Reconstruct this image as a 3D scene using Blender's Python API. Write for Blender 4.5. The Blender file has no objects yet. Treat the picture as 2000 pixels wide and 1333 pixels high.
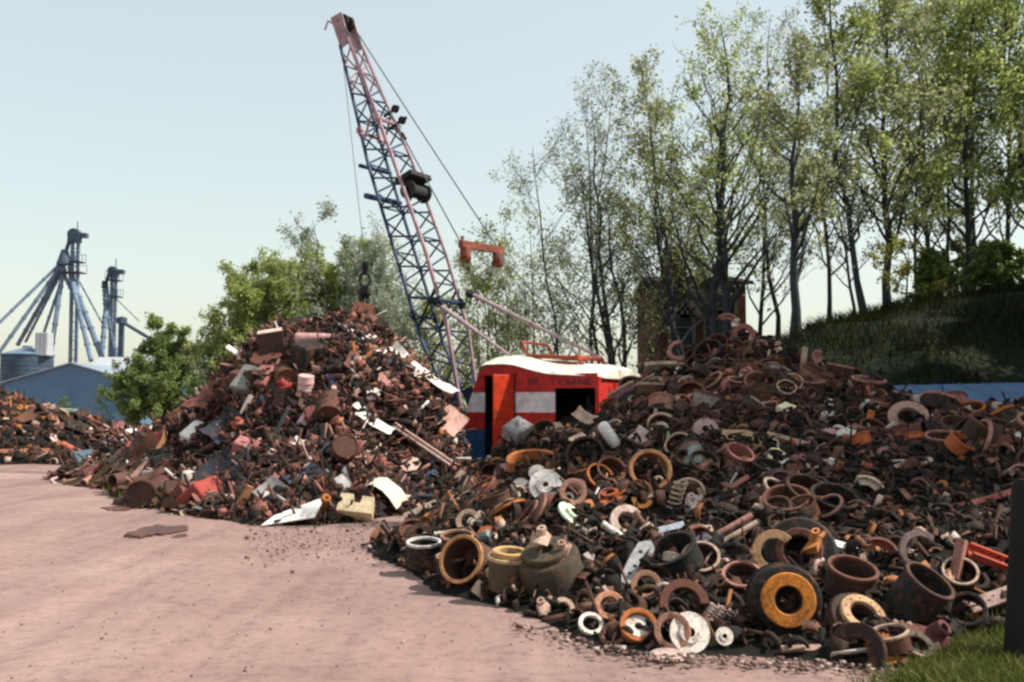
import bpy, bmesh, math, random
import numpy as np
from mathutils import Vector, Matrix, Euler
from mathutils.geometry import tessellate_polygon

random.seed(11)
NR = np.random.RandomState(11)
SC = bpy.context.scene
COL = SC.collection
PI = math.pi
R = math.radians

# ------------------------------------------------------------------ camera
F = 1944.0                       # focal length in pixels of a 2000 px wide frame
CAMZ = 1.7
PITCH = math.atan((790 - 666.5) / F)
cam_data = bpy.data.cameras.new('camera')
cam_data.sensor_width = 36.0
cam_data.lens = 36.0 * F / 2000.0
cam_data.clip_start = 0.05
cam_data.clip_end = 6000.0
cam = bpy.data.objects.new('camera', cam_data)
COL.objects.link(cam)
cam.location = (0, 0, CAMZ)
cam.rotation_euler = (PI / 2 + PITCH, 0, 0)
SC.camera = cam

# ------------------------------------------------------------------ light
SUN_AZ = R(94)                   # clockwise from +Y (the view direction): from the right
SUN_EL = R(50)
sun_dir = Vector((math.sin(SUN_AZ) * math.cos(SUN_EL), math.cos(SUN_AZ) * math.cos(SUN_EL), math.sin(SUN_EL)))
world = bpy.data.worlds.new('World')
SC.world = world
world.use_nodes = True
wnt = world.node_tree
sky = wnt.nodes.new('ShaderNodeTexSky')
sky.sky_type = 'NISHITA'
sky.sun_disc = False
sky.sun_elevation = SUN_EL
sky.sun_rotation = SUN_AZ
sky.air_density = 1.3
sky.dust_density = 2.0
sky.ozone_density = 0.0
bg = wnt.nodes['Background']
veil = wnt.nodes.new('ShaderNodeMix')           # thin even high haze over the clear sky
veil.data_type = 'RGBA'
veil.inputs[0].default_value = 0.45
veil.inputs[7].default_value = (6.0, 6.3, 5.6, 1)
wnt.links.new(sky.outputs[0], veil.inputs[6])
wnt.links.new(veil.outputs[2], bg.inputs[0])
bg.inputs[1].default_value = 0.12
sun = bpy.data.lights.new('sun', 'SUN')
sun.energy = 5.0
sun.angle = R(0.6)
sun.color = (1.0, 0.93, 0.84)
sun_o = bpy.data.objects.new('sun', sun)
COL.objects.link(sun_o)
sun_o.rotation_euler = (-sun_dir).to_track_quat('-Z', 'Y').to_euler()
SC.view_settings.view_transform = 'Standard'
SC.view_settings.look = 'None'
SC.view_settings.gamma = 1.0
SC.view_settings.use_curve_mapping = False
SC.view_settings.exposure = 0.50
SC.render.engine = 'CYCLES'
SC.cycles.filter_width = 2.6     # the photograph is a soft print
SC.cycles.max_bounces = 6
SC.cycles.diffuse_bounces = 3
SC.cycles.use_denoising = True

# ------------------------------------------------------------------ picture <-> place
CP, SP = math.cos(PITCH), math.sin(PITCH)
CAM = Vector((0, 0, CAMZ))


def ray(px, py):
    xc, yc = (px - 1000.0) / F, (666.5 - py) / F
    return Vector((xc, CP - SP * yc, SP + CP * yc))


def at(px, py, Y):
    d = ray(px, py)
    return CAM + d * (Y / d.y)


def gp(px, py):
    d = ray(px, py)
    return CAM + d * (-CAMZ / d.z)


def proj(p):
    v = Vector(p) - CAM
    zc = v.y * CP + v.z * SP
    yc = -v.y * SP + v.z * CP
    return 1000 + F * v.x / zc, 666.5 - F * yc / zc


def plane_hit(px, py, p0, n):
    d = ray(px, py)
    return CAM + d * ((p0 - CAM).dot(n) / d.dot(n))


# ------------------------------------------------------------------ materials
def nodes_of(name):
    m = bpy.data.materials.new(name)
    m.use_nodes = True
    nt = m.node_tree
    return m, nt, nt.nodes['Principled BSDF'], nt.links


def ramp(nt, stops, interp='LINEAR'):
    r = nt.nodes.new('ShaderNodeValToRGB')
    r.color_ramp.interpolation = interp
    els = r.color_ramp.elements
    while len(els) > 1:
        els.remove(els[-1])
    for i, (p, c) in enumerate(stops):
        e = els[0] if i == 0 else els.new(p)
        e.position = p
        e.color = (c[0], c[1], c[2], 1)
    return r


def noise(nt, scale, detail=4, rough=0.6, coord='Object'):
    tc = nt.nodes.new('ShaderNodeTexCoord')
    n = nt.nodes.new('ShaderNodeTexNoise')
    n.inputs['Scale'].default_value = scale
    n.inputs['Detail'].default_value = detail
    n.inputs['Roughness'].default_value = rough
    nt.links.new(tc.outputs[coord], n.inputs['Vector'])
    return n


def mixc(nt, a, b, fac, mode='MIX'):
    mx = nt.nodes.new('ShaderNodeMix')
    mx.data_type = 'RGBA'
    mx.blend_type = mode
    for sock, v in ((mx.inputs[6], a), (mx.inputs[7], b)):
        if isinstance(v, tuple):
            sock.default_value = (v[0], v[1], v[2], 1)
        else:
            nt.links.new(v, sock)
    if isinstance(fac, (int, float)):
        mx.inputs[0].default_value = fac
    else:
        nt.links.new(fac, mx.inputs[0])
    return mx.outputs[2]


def bump(nt, bs, height, strength=0.4, dist=0.02):
    b = nt.nodes.new('ShaderNodeBump')
    b.inputs['Strength'].default_value = strength
    b.inputs['Distance'].default_value = dist
    nt.links.new(height, b.inputs['Height'])
    nt.links.new(b.outputs[0], bs.inputs['Normal'])


def mat_worn(name, color=None, wear=(0.10, 0.045, 0.025), lo=0.5, hi=0.7, scale=6.0, rough=0.75, metal=0.0, bs_=0.5, bd=0.01, spec=0.3):
    """paint or bare metal in the object's own colour with rust patches; color None = the object colour"""
    m, nt, b, L = nodes_of(name)
    if color is None:
        oi = nt.nodes.new('ShaderNodeObjectInfo')
        base = oi.outputs['Color']
    else:
        base = color
    n1 = noise(nt, scale * 2.3, 5, 0.65)
    r1 = ramp(nt, [(0.3, (0.62, 0.62, 0.62)), (0.7, (1.25, 1.22, 1.2))])
    L.new(n1.outputs['Fac'], r1.inputs[0])
    c1 = mixc(nt, base, r1.outputs[0], 1.0, 'MULTIPLY')
    n2 = noise(nt, scale, 6, 0.7)
    r2 = ramp(nt, [(lo, (0, 0, 0)), (hi, (1, 1, 1))])
    L.new(n2.outputs['Fac'], r2.inputs[0])
    c2 = mixc(nt, c1, wear, r2.outputs[0])
    L.new(c2, b.inputs['Base Color'])
    b.inputs['Roughness'].default_value = rough
    b.inputs['Metallic'].default_value = metal
    b.inputs['Specular IOR Level'].default_value = spec
    n3 = noise(nt, scale * 6, 4, 0.6)
    bump(nt, b, n3.outputs['Fac'], bs_, bd)
    return m


def mat_island(name, stops, rough=0.85, extra=0.25, scale=9.0, metal=0.0):
    """loose pieces: each piece takes one of a few colours"""
    m, nt, b, L = nodes_of(name)
    g = nt.nodes.new('ShaderNodeNewGeometry')
    r = ramp(nt, stops, 'CONSTANT')
    L.new(g.outputs['Random Per Island'], r.inputs[0])
    n1 = noise(nt, scale, 4, 0.65)
    r1 = ramp(nt, [(0.3, (1 - extra * 1.6,) * 3), (0.7, (1 + extra,) * 3)])
    L.new(n1.outputs['Fac'], r1.inputs[0])
    L.new(mixc(nt, r.outputs[0], r1.outputs[0], 1.0, 'MULTIPLY'), b.inputs['Base Color'])
    b.inputs['Roughness'].default_value = rough
    b.inputs['Metallic'].default_value = metal
    b.inputs['Specular IOR Level'].default_value = 0.25
    return m


def mat_plain(name, color, rough=0.7, metal=0.0, spec=0.3, vary=0.2, scale=4.0):
    m, nt, b, L = nodes_of(name)
    n1 = noise(nt, scale, 5, 0.65)
    r1 = ramp(nt, [(0.3, tuple(c * (1 - vary) for c in color)), (0.7, tuple(c * (1 + vary) for c in color))])
    L.new(n1.outputs['Fac'], r1.inputs[0])
    L.new(r1.outputs[0], b.inputs['Base Color'])
    b.inputs['Roughness'].default_value = rough
    b.inputs['Metallic'].default_value = metal
    b.inputs['Specular IOR Level'].default_value = spec
    return m


def mat_leaf(name, stops, trans=0.45):
    m = bpy.data.materials.new(name)
    m.use_nodes = True
    nt = m.node_tree
    nt.nodes.clear()
    out = nt.nodes.new('ShaderNodeOutputMaterial')
    g = nt.nodes.new('ShaderNodeNewGeometry')
    r = ramp(nt, stops)
    nt.links.new(g.outputs['Random Per Island'], r.inputs[0])
    d = nt.nodes.new('ShaderNodeBsdfDiffuse')
    t = nt.nodes.new('ShaderNodeBsdfTranslucent')
    nt.links.new(r.outputs[0], d.inputs[0])
    nt.links.new(r.outputs[0], t.inputs[0])
    mx = nt.nodes.new('ShaderNodeMixShader')
    mx.inputs[0].default_value = trans
    nt.links.new(d.outputs[0], mx.inputs[1])
    nt.links.new(t.outputs[0], mx.inputs[2])
    nt.links.new(mx.outputs[0], out.inputs['Surface'])
    return m


M_SCRAP = mat_worn('scrap_iron', None, (0.13, 0.055, 0.028), 0.50, 0.72, 5.0, 0.78, 0.15)
M_PAINT = mat_worn('chipped_paint', None, (0.16, 0.07, 0.04), 0.60, 0.74, 5.0, 0.6, 0.0, 0.25)
M_STEEL = mat_worn('dull_steel', None, (0.10, 0.055, 0.04), 0.55, 0.8, 3.0, 0.6, 0.3)
M_RED = mat_worn('red_paint', (0.52, 0.030, 0.024), (0.26, 0.035, 0.025), 0.55, 0.85, 3.0, 0.5, 0.0, 0.15)
M_DOOR = mat_worn('orange_red_paint', (0.52, 0.035, 0.008), (0.20, 0.03, 0.015), 0.62, 0.9, 3.0, 0.5, 0.0, 0.15)
M_WHITE = mat_worn('white_paint', (0.80, 0.76, 0.78), (0.45, 0.40, 0.38), 0.55, 0.9, 3.0, 0.5, 0.0, 0.12)
M_BLUE = mat_worn('blue_paint', (0.035, 0.10, 0.24), (0.07, 0.05, 0.05), 0.6, 0.85, 3.0, 0.55, 0.0, 0.15)
M_ROOF = mat_worn('cream_roof_paint', (0.74, 0.69, 0.58), (0.50, 0.42, 0.32), 0.58, 0.85, 2.0, 0.55, 0.0, 0.12)
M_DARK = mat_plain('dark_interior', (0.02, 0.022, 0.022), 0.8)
M_LETTER = mat_plain('faded_black_lettering', (0.075, 0.028, 0.030), 0.7)
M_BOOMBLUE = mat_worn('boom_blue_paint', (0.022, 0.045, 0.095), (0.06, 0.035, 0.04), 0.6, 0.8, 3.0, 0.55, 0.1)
M_BOOMPINK = mat_worn('boom_faded_red_and_sunlit_paint', (0.33, 0.22, 0.25), (0.09, 0.055, 0.075), 0.55, 0.8, 3.0, 0.6)
M_GALV = mat_worn('galvanised_steel', (0.14, 0.20, 0.28), (0.08, 0.12, 0.17), 0.5, 0.75, 0.5, 0.7, 0.1, 0.1)
M_GALVDARK = mat_worn('weathered_steel', (0.05, 0.08, 0.12), (0.03, 0.045, 0.07), 0.5, 0.75, 0.5, 0.6, 0.2, 0.1)
M_BARK = mat_plain('bark', (0.042, 0.046, 0.054), 0.9, 0, 0.1, 0.35, 3.0)
M_TWIG = mat_plain('twig_bark', (0.10, 0.095, 0.085), 0.9, 0, 0.1, 0.3, 1.0)


# ------------------------------------------------------------------ mesh builder
class MB:
    def __init__(s):
        s.v, s.f, s.m = [], [], []

    def add(s, vs, fs, mi=0, M=None):
        o = len(s.v)
        if M is not None:
            vs = [M @ Vector(v) for v in vs]
        s.v.extend([tuple(v) for v in vs])
        s.f.extend([tuple(i + o for i in f) for f in fs])
        s.m.extend([mi] * len(fs))
        return s

    def box(s, c, d, mi=0, M=None):
        x, y, z = c
        a, b, e = d[0] / 2, d[1] / 2, d[2] / 2
        vs = [(x + i * a, y + j * b, z + k * e) for i in (-1, 1) for j in (-1, 1) for k in (-1, 1)]
        return s.add(vs, [(0, 1, 3, 2), (4, 6, 7, 5), (0, 4, 5, 1), (2, 3, 7, 6), (0, 2, 6, 4), (1, 5, 7, 3)], mi, M)

    def bbox(s, c, d, bev=0.02, mi=0, M=None):
        """bevelled box"""
        bm = bmesh.new()
        bmesh.ops.create_cube(bm, size=1.0)
        for v in bm.verts:
            v.co = Vector((v.co.x * d[0] + c[0], v.co.y * d[1] + c[1], v.co.z * d[2] + c[2]))
        bmesh.ops.bevel(bm, geom=bm.edges[:], offset=bev, segments=1, affect='EDGES')
        bm.verts.index_update()
        s.add([v.co.copy() for v in bm.verts], [[v.index for v in f.verts] for f in bm.faces], mi, M)
        bm.free()
        return s

    def tube(s, pts, rad, n=8, mi=0, M=None, caps=True):
        pts = [Vector(p) for p in pts]
        if not hasattr(rad, '__len__'):
            rad = [rad] * len(pts)
        vs, fs = [], []
        prev = None
        for i, p in enumerate(pts):
            t = (pts[min(i + 1, len(pts) - 1)] - pts[max(i - 1, 0)])
            t = t.normalized() if t.length > 1e-9 else Vector((0, 0, 1))
            if prev is None:
                u = t.orthogonal().normalized()
            else:
                u = prev - t * prev.dot(t)
                u = u.normalized() if u.length > 1e-6 else t.orthogonal().normalized()
            prev = u
            w = t.cross(u)
            for k in range(n):
                a = 2 * PI * k / n
                vs.append(p + (u * math.cos(a) + w * math.sin(a)) * rad[i])
        for i in range(len(pts) - 1):
            for k in range(n):
                a, b = i * n + k, i * n + (k + 1) % n
                fs.append((a, b, b + n, a + n))
        if caps:
            fs.append(tuple(range(n))[::-1])
            fs.append(tuple((len(pts) - 1) * n + k for k in range(n)))
        return s.add(vs, fs, mi, M)

    def lathe(s, prof, n=24, mi=0, M=None, closed=False, a0=0.0, a1=2 * PI):
        """revolve (r, z) points round z"""
        full = abs(a1 - a0 - 2 * PI) < 1e-6
        k = n if full else n + 1
        vs = []
        for i in range(k):
            a = a0 + (a1 - a0) * i / n
            for r, z in prof:
                vs.append((r * math.cos(a), r * math.sin(a), z))
        m = len(prof)
        fs = []
        for i in range(n):
            j = (i + 1) % k
            for q in range(m if closed else m - 1):
                q2 = (q + 1) % m
                fs.append((i * m + q, j * m + q, j * m + q2, i * m + q2))
        if not full and closed:
            fs.append(tuple(range(m))[::-1])
            fs.append(tuple((k - 1) * m + q for q in range(m)))
        return s.add(vs, fs, mi, M)

    def prism(s, poly, z0, z1, holes=(), mi=0, M=None):
        """flat plate with real holes between z0 and z1"""
        loops = [poly] + list(holes)
        tri = tessellate_polygon([[Vector((x, y, 0)) for x, y in lp] for lp in loops])
        flat = [p for lp in loops for p in lp]
        n = len(flat)
        vs = [(x, y, z0) for x, y in flat] + [(x, y, z1) for x, y in flat]
        fs = []
        for t in tri:
            fs.append(tuple(t))
            fs.append(tuple(i + n for i in reversed(t)))
        o = 0
        for lp in loops:
            k = len(lp)
            for i in range(k):
                a, b = o + i, o + (i + 1) % k
                fs.append((a, b, b + n, a + n))
            o += k
        return s.add(vs, fs, mi, M)

    def mesh(s, name, mats, smooth=None):
        me = bpy.data.meshes.new(name)
        me.from_pydata(s.v, [], s.f)
        for m in (mats if isinstance(mats, (list, tuple)) else [mats]):
            me.materials.append(m)
        if any(s.m):
            me.polygons.foreach_set('material_index', s.m)
        bm = bmesh.new()
        bm.from_mesh(me)
        bmesh.ops.recalc_face_normals(bm, faces=bm.faces)
        bm.to_mesh(me)
        bm.free()
        if smooth is not None:
            me.polygons.foreach_set('use_smooth', [True] * len(me.polygons))
            me.set_sharp_from_angle(angle=R(smooth))
        me.update()
        return me


def np_mesh(name, V, Fc, mat, k=4):
    """big meshes straight from arrays; Fc is (n, k)"""
    me = bpy.data.meshes.new(name)
    V = np.asarray(V, dtype=np.float32)
    Fc = np.asarray(Fc, dtype=np.int32)
    me.vertices.add(len(V))
    me.vertices.foreach_set('co', V.ravel())
    me.loops.add(Fc.size)
    me.loops.foreach_set('vertex_index', Fc.ravel())
    me.polygons.add(len(Fc))
    me.polygons.foreach_set('loop_start', np.arange(0, Fc.size, k, dtype=np.int32))
    me.materials.append(mat)
    me.update(calc_edges=True)
    return me


W = {}                            # world matrix of every object made here


def link(name, data, parent=None, M=None, color=None):
    o = bpy.data.objects.new(name, data)
    COL.objects.link(o)
    M = M or Matrix.Identity(4)
    if parent is not None:
        o.parent = parent
        o.matrix_basis = W[parent.name].inverted() @ M
    else:
        o.matrix_basis = M
    W[o.name] = M
    if color is not None:
        o.color = (color[0], color[1], color[2], 1)
    return o


def tag(o, label=None, cat=None, group=None, kind=None):
    if label:
        o['label'] = label
    if cat:
        o['category'] = cat
    if group:
        o['group'] = group
    if kind:
        o['kind'] = kind
    return o


def thing(name, M, label, cat, group=None):
    return tag(link(name, None, None, M), label, cat, group)


def frame(p, z, x=None, s=1.0):
    """matrix at p whose z axis is z and whose x axis is near x; s = scale or (sx, sy, sz)"""
    z = Vector(z).normalized()
    x = Vector(x) if x is not None else z.orthogonal()
    x = x - z * x.dot(z)
    x = x.normalized() if x.length > 1e-6 else z.orthogonal().normalized()
    y = z.cross(x)
    sx, sy, sz = (s, s, s) if not hasattr(s, '__len__') else s
    return Matrix(((x.x * sx, y.x * sy, z.x * sz, p[0]), (x.y * sx, y.y * sy, z.y * sz, p[1]), (x.z * sx, y.z * sy, z.z * sz, p[2]), (0, 0, 0, 1)))


def rod_M(a, b, r):
    """unit rod (z 0..1, radius 1) laid from a to b"""
    a, b = Vector(a), Vector(b)
    return frame(a, b - a, None, (r, r, (b - a).length))


def struct(name, me, color=None):
    return tag(link(name, me, None, None, color), kind='structure')


# ------------------------------------------------------------------ terrain
class Hill:
    """a smooth surface through given points (thin plate), cut off at the ground"""

    def __init__(s, pts, x0, x1, y0, y1, step, lump=0.0, seed=0, lscale=1.2):
        P = np.array([tuple(p) for p in pts], dtype=float)
        n = len(P)
        d2 = ((P[:, None, :2] - P[None, :, :2]) ** 2).sum(2)
        K = 0.5 * d2 * np.log(d2 + 1e-9) + np.eye(n) * 0.05
        A = np.zeros((n + 3, n + 3))
        A[:n, :n] = K
        A[:n, n:] = np.c_[np.ones(n), P[:, :2]]
        A[n:, :n] = A[:n, n:].T
        w = np.linalg.solve(A, np.r_[P[:, 2], 0, 0, 0])
        s.x0, s.y0, s.step = x0, y0, step
        xs = np.arange(x0, x1 + step / 2, step)
        ys = np.arange(y0, y1 + step / 2, step)
        X, Y = np.meshgrid(xs, ys, indexing='ij')
        Q = np.c_[X.ravel(), Y.ravel()]
        H = np.zeros(len(Q))
        for i in range(0, len(Q), 4000):
            q = Q[i:i + 4000]
            e2 = ((q[:, None, :] - P[None, :, :2]) ** 2).sum(2)
            H[i:i + 4000] = (0.5 * e2 * np.log(e2 + 1e-9)) @ w[:n] + w[n] + q @ w[n + 1:]
        s.H = H.reshape(X.shape)
        if lump:
            rs = np.random.RandomState(seed)
            L = np.zeros_like(s.H)
            for k in range(14):
                fx, fy = rs.normal(0, 2.2 / lscale, 2)
                L += np.sin(fx * X + fy * Y + rs.uniform(0, 6.28)) * lump / 3.2
            s.H = s.H + L * np.clip(s.H / 0.5, 0, 1)
        s.xs, s.ys = xs, ys

    def h(s, x, y):
        i = (x - s.x0) / s.step
        j = (y - s.y0) / s.step
        n, m = s.H.shape
        if i < 0 or j < 0 or i >= n - 1 or j >= m - 1:
            return -1.0
        a, b = int(i), int(j)
        u, v = i - a, j - b
        H = s.H
        return (H[a, b] * (1 - u) + H[a + 1, b] * u) * (1 - v) + (H[a, b + 1] * (1 - u) + H[a + 1, b + 1] * u) * v

    def normal(s, x, y, e=0.25):
        return Vector((s.h(x - e, y) - s.h(x + e, y), s.h(x, y - e) - s.h(x, y + e), 2 * e)).normalized()

    def mesh(s, name, mat, floor=-0.05):
        n, m = s.H.shape
        H = np.maximum(s.H, floor)
        X, Y = np.meshgrid(s.xs, s.ys, indexing='ij')
        V = np.c_[X.ravel(), Y.ravel(), H.ravel()]
        I = np.arange(n * m).reshape(n, m)
        keep = (np.maximum.reduce([H[:-1, :-1], H[1:, :-1], H[1:, 1:], H[:-1, 1:]]) > floor + 1e-4)
        Fc = np.stack([I[:-1, :-1], I[1:, :-1], I[1:, 1:], I[:-1, 1:]], -1)[keep]
        me = np_mesh(name, V, Fc, mat)
        me.polygons.foreach_set('use_smooth', [True] * len(me.polygons))
        return me


def G(px, py):
    p = gp(px, py)
    return (p.x, p.y, 0.0)


# tall mound on the left
lm = [G(*q) for q in ((140, 925), (200, 948), (262, 977), (330, 997), (420, 1010), (520, 1020), (620, 1020), (720, 1014), (790, 1002), (850, 985))]
lm += [(p[0] - 0.3, p[1] - 2.0, -0.9) for p in lm[1:]]
lm += [tuple(at(*q)) for q in ((650, 638, 21.2), (600, 644, 20.8), (560, 638, 20.6), (515, 660, 20.4), (430, 742, 21), (340, 822, 22), (255, 868, 23.5), (742, 652, 21), (800, 712, 20.4), (855, 762, 19.6), (888, 815, 19.2),
                               (600, 880, 17), (650, 765, 18.8), (450, 880, 18.2), (800, 865, 17.8), (350, 905, 19.4), (540, 770, 19.2), (720, 930, 16.3), (520, 950, 16.0))]
lm += [(-0.75, 19.2, 0.0), (-0.8, 20.4, 0.2), (-0.85, 21.4, 0.1), (-1.2, 23.5, -0.1), (-3, 25.5, -0.2), (-6, 26.5, -0.2), (-9, 27.5, -0.2), (-12, 28.5, -0.2), (-13.5, 27, -0.3), (-0.3, 17.0, 0.0)]
LEFT = Hill(lm, -14.5, 0.2, 13.0, 29.0, 0.14, 0.10, 3)

# broad heap of drums and castings on the right
rm = [G(*q) for q in ((725, 1068), (790, 1112), (850, 1145), (950, 1183), (1040, 1208), (1150, 1238), (1250, 1265), (1400, 1268), (1600, 1282), (1700, 1305), (1800, 1290), (1900, 1245), (2060, 1235))]
rm += [(p[0] - 0.5, p[1] - 1.5, -0.9) for p in rm]
rm += [tuple(at(*q)) for q in ((950, 925, 15.2), (1010, 890, 15.5), (1100, 862, 15.6), (1180, 812, 15.8), (1235, 760, 15.8), (1300, 724, 15.6), (1400, 672, 15.5), (1450, 656, 15.5), (1520, 684, 15.4), (1600, 726, 15),
                               (1690, 765, 14.4), (1800, 795, 13.6), (2000, 800, 13), (2150, 800, 12.6), (1300, 900, 11.6), (1500, 900, 11.1), (1300, 1050, 9.2), (1550, 1050, 8.6), (1800, 950, 9.7), (1000, 965, 12.2),
                               (1000, 1062, 10.0), (1800, 1100, 8.0), (1450, 785, 13.4), (870, 1010, 12.6), (1150, 1130, 8.7), (1350, 1150, 7.9), (2100, 1000, 9))]
rm += [(-0.9, 15.6, 0.0), (-0.6, 17, 0.0), (0.4, 18.3, 0.1), (1.6, 18.6, 0.3), (3.0, 18.8, 0.6), (4.5, 18.6, 0.8), (6.5, 17.5, 0.7), (9, 16.5, 0.7), (-1.5, 14.0, -0.1)]
RIGHT = Hill(rm, -2.6, 10.5, 4.6, 20.0, 0.12, 0.09, 5)

# low pile on the far left
fm = [G(*q) for q in ((-260, 905), (-100, 907), (0, 907), (70, 907), (135, 907), (180, 900))]
fm += [(p[0], p[1] - 2.5, -0.9) for p in fm]
fm += [tuple(at(*q)) for q in ((-250, 765, 33), (-120, 760, 33), (0, 775, 32.5), (40, 805, 32), (80, 840, 32), (140, 850, 32), (230, 850, 33), (0, 855, 30.5), (100, 880, 30.5), (320, 850, 34), (400, 855, 34))]
fm += [(-24, 38, 0.0), (-18, 38, 0.0), (-14, 38, 0.0), (-9, 38, 0), (-12, 30.0, 0.1)]
FAR = Hill(fm, -24, -8.0, 26.5, 38, 0.22, 0.10, 7)

# wooded bank behind the right heap
bm_ = [(3.2, 16.0, -0.4), (4.2, 15.0, -0.3), (6, 14.5, -0.2), (9, 14, 0.1), (14, 13.5, 0.1), (24, 13, 0.1)]
bm_ += [tuple(at(*q)) for q in ((1470, 700, 21), (1530, 672, 22), (1600, 648, 23.5), (1640, 630, 25), (1750, 615, 27), (1880, 600, 28), (2000, 562, 28), (2200, 545, 28), (2600, 540, 28), (1750, 745, 17.5), (2000, 738, 17.5), (2300, 738, 17.5), (1640, 730, 18))]
bm_ += [(2.6, 22, 0.2), (2.8, 26, 0.3), (3, 34, 0.3), (8, 34, 3.2), (14, 34, 4.6), (24, 34, 5.0), (8, 45, 2.6), (16, 45, 4.5), (30, 45, 4.5), (2, 45, 0.2), (30, 34, 5), (30, 24, 4.2), (30, 13, .1)]
BANK = Hill(bm_, 2.4, 30.0, 13.0, 45.0, 0.3, 0.10, 9, 2.0)
PILES = (LEFT, RIGHT, FAR)


def surf(x, y, hills=PILES):
    return max(0.0, max(h.h(x, y) for h in hills))


def hit(px, py, hills=PILES):
    """where the line of sight through a pixel of the photograph meets the piles or the ground"""
    d = ray(px, py)
    Y = 5.0
    while Y < 45:
        p = CAM + d * (Y / d.y)
        if p.z <= surf(p.x, p.y, hills):
            return p
        Y += 0.03
    q = hit(px, py + 6, hills)                # just over a crest: stand on it
    return at(px, py, q.y)


def surf_normal(x, y):
    best, n = 0.0, Vector((0, 0, 1))
    for h in PILES:
        z = h.h(x, y)
        if z > best:
            best, n = z, h.normal(x, y)
    return n


# ground: one sheet to the horizon, fine near the camera
def build_ground():
    rs = np.r_[np.linspace(0.5, 40, 130), np.geomspace(42, 4000, 26)]
    na = 240
    an = np.linspace(0, 2 * PI, na, endpoint=False)
    Rr, An = np.meshgrid(rs, an, indexing='ij')
    X, Y = Rr * np.sin(An), Rr * np.cos(An)
    Z = np.zeros_like(X)
    rg = np.random.RandomState(2)
    for k in range(26):
        fx, fy = rg.normal(0, 1.3, 2)
        Z += np.sin(fx * X + fy * Y + rg.uniform(0, 6.28)) * 0.0045
    # wheel tracks curving in from the lower left
    for off in (-3.4, -1.9, -5.6, -7.2):
        cx = off - 0.018 * (Y - 4) ** 2 + 0.15 * np.sin(Y * 0.7)
        Z -= 0.034 * np.exp(-((X - cx) / 0.22) ** 2)
    Z *= np.clip((55 - Rr) / 20, 0, 1)
    V = np.c_[X.ravel(), Y.ravel(), Z.ravel() - 0.02]
    I = np.arange(len(rs) * na).reshape(len(rs), na)
    J = np.roll(I, -1, axis=1)
    Fc = np.stack([I[:-1], J[:-1], J[1:], I[1:]], -1).reshape(-1, 4)
    m, nt, b, L = nodes_of('pinkish_dirt')
    n1 = noise(nt, 0.35, 6, 0.62)
    r1 = ramp(nt, [(0.28, (0.205, 0.134, 0.117)), (0.5, (0.272, 0.183, 0.161)), (0.70, (0.335, 0.236, 0.208))])
    L.new(n1.outputs['Fac'], r1.inputs[0])
    n2 = noise(nt, 9.0, 6, 0.75)
    r2 = ramp(nt, [(0.34, (0.70, 0.68, 0.68)), (0.5, (1, 1, 1)), (0.7, (1.10, 1.08, 1.06))])
    L.new(n2.outputs['Fac'], r2.inputs[0])
    c = mixc(nt, r1.outputs[0], r2.outputs[0], 1.0, 'MULTIPLY')
    # long faint streaks left by wheels
    tc = nt.nodes.new('ShaderNodeTexCoord')
    mp = nt.nodes.new('ShaderNodeMapping')
    mp.inputs['Rotation'].default_value = (0, 0, R(24))
    mp.inputs['Scale'].default_value = (2.6, 0.16, 1)
    ns = nt.nodes.new('ShaderNodeTexNoise')
    ns.inputs['Scale'].default_value = 1.0
    ns.inputs['Detail'].default_value = 5
    ns.inputs['Distortion'].default_value = 0.6
    L.new(tc.outputs['Object'], mp.inputs['Vector'])
    L.new(mp.outputs[0], ns.inputs['Vector'])
    rs_ = ramp(nt, [(0.35, (0.88, 0.87, 0.875)), (0.5, (1, 1, 1)), (0.66, (1.08, 1.07, 1.06))])
    L.new(ns.outputs['Fac'], rs_.inputs[0])
    c = mixc(nt, c, rs_.outputs[0], 1.0, 'MULTIPLY')
    # dark grit scattered in the dirt
    n3 = noise(nt, 45.0, 3, 0.7)
    r3 = ramp(nt, [(0.60, (0, 0, 0)), (0.68, (0.75, 0.75, 0.75))])
    L.new(n3.outputs['Fac'], r3.inputs[0])
    n4 = noise(nt, 0.8, 4, 0.6)
    r4 = ramp(nt, [(0.42, (0, 0, 0)), (0.7, (1, 1, 1))])
    L.new(n4.outputs['Fac'], r4.inputs[0])
    mul = mixc(nt, r3.outputs[0], r4.outputs[0], 1.0, 'MULTIPLY')
    c = mixc(nt, c, (0.16, 0.10, 0.085), mul)
    L.new(c, b.inputs['Base Color'])
    b.inputs['Roughness'].default_value = 0.95
    b.inputs['Specular IOR Level'].default_value = 0.1
    n5 = noise(nt, 14.0, 8, 0.75)
    bump(nt, b, n5.outputs['Fac'], 0.5, 0.03)
    me = np_mesh('ground', V, Fc, m)
    me.polygons.foreach_set('use_smooth', [True] * len(me.polygons))
    struct('ground', me)


build_ground()
M_HEAP = mat_plain('shade_black_earth', (0.012, 0.011, 0.009), 0.95, 0, 0.1, 0.5, 3.0)  # near black, so the shade in the heap's gaps is in the colour
M_HEAPR = mat_plain('shade_dark_rusty_earth', (0.025, 0.015, 0.012), 0.95, 0, 0.1, 0.5, 3.0)  # rusty tone darkened to hold the shade between the pieces
struct('mound_terrain', LEFT.mesh('mound_terrain', M_HEAPR))
struct('mound_terrain', RIGHT.mesh('mound_terrain', M_HEAP))
struct('mound_terrain', FAR.mesh('mound_terrain', M_HEAP))


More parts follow.
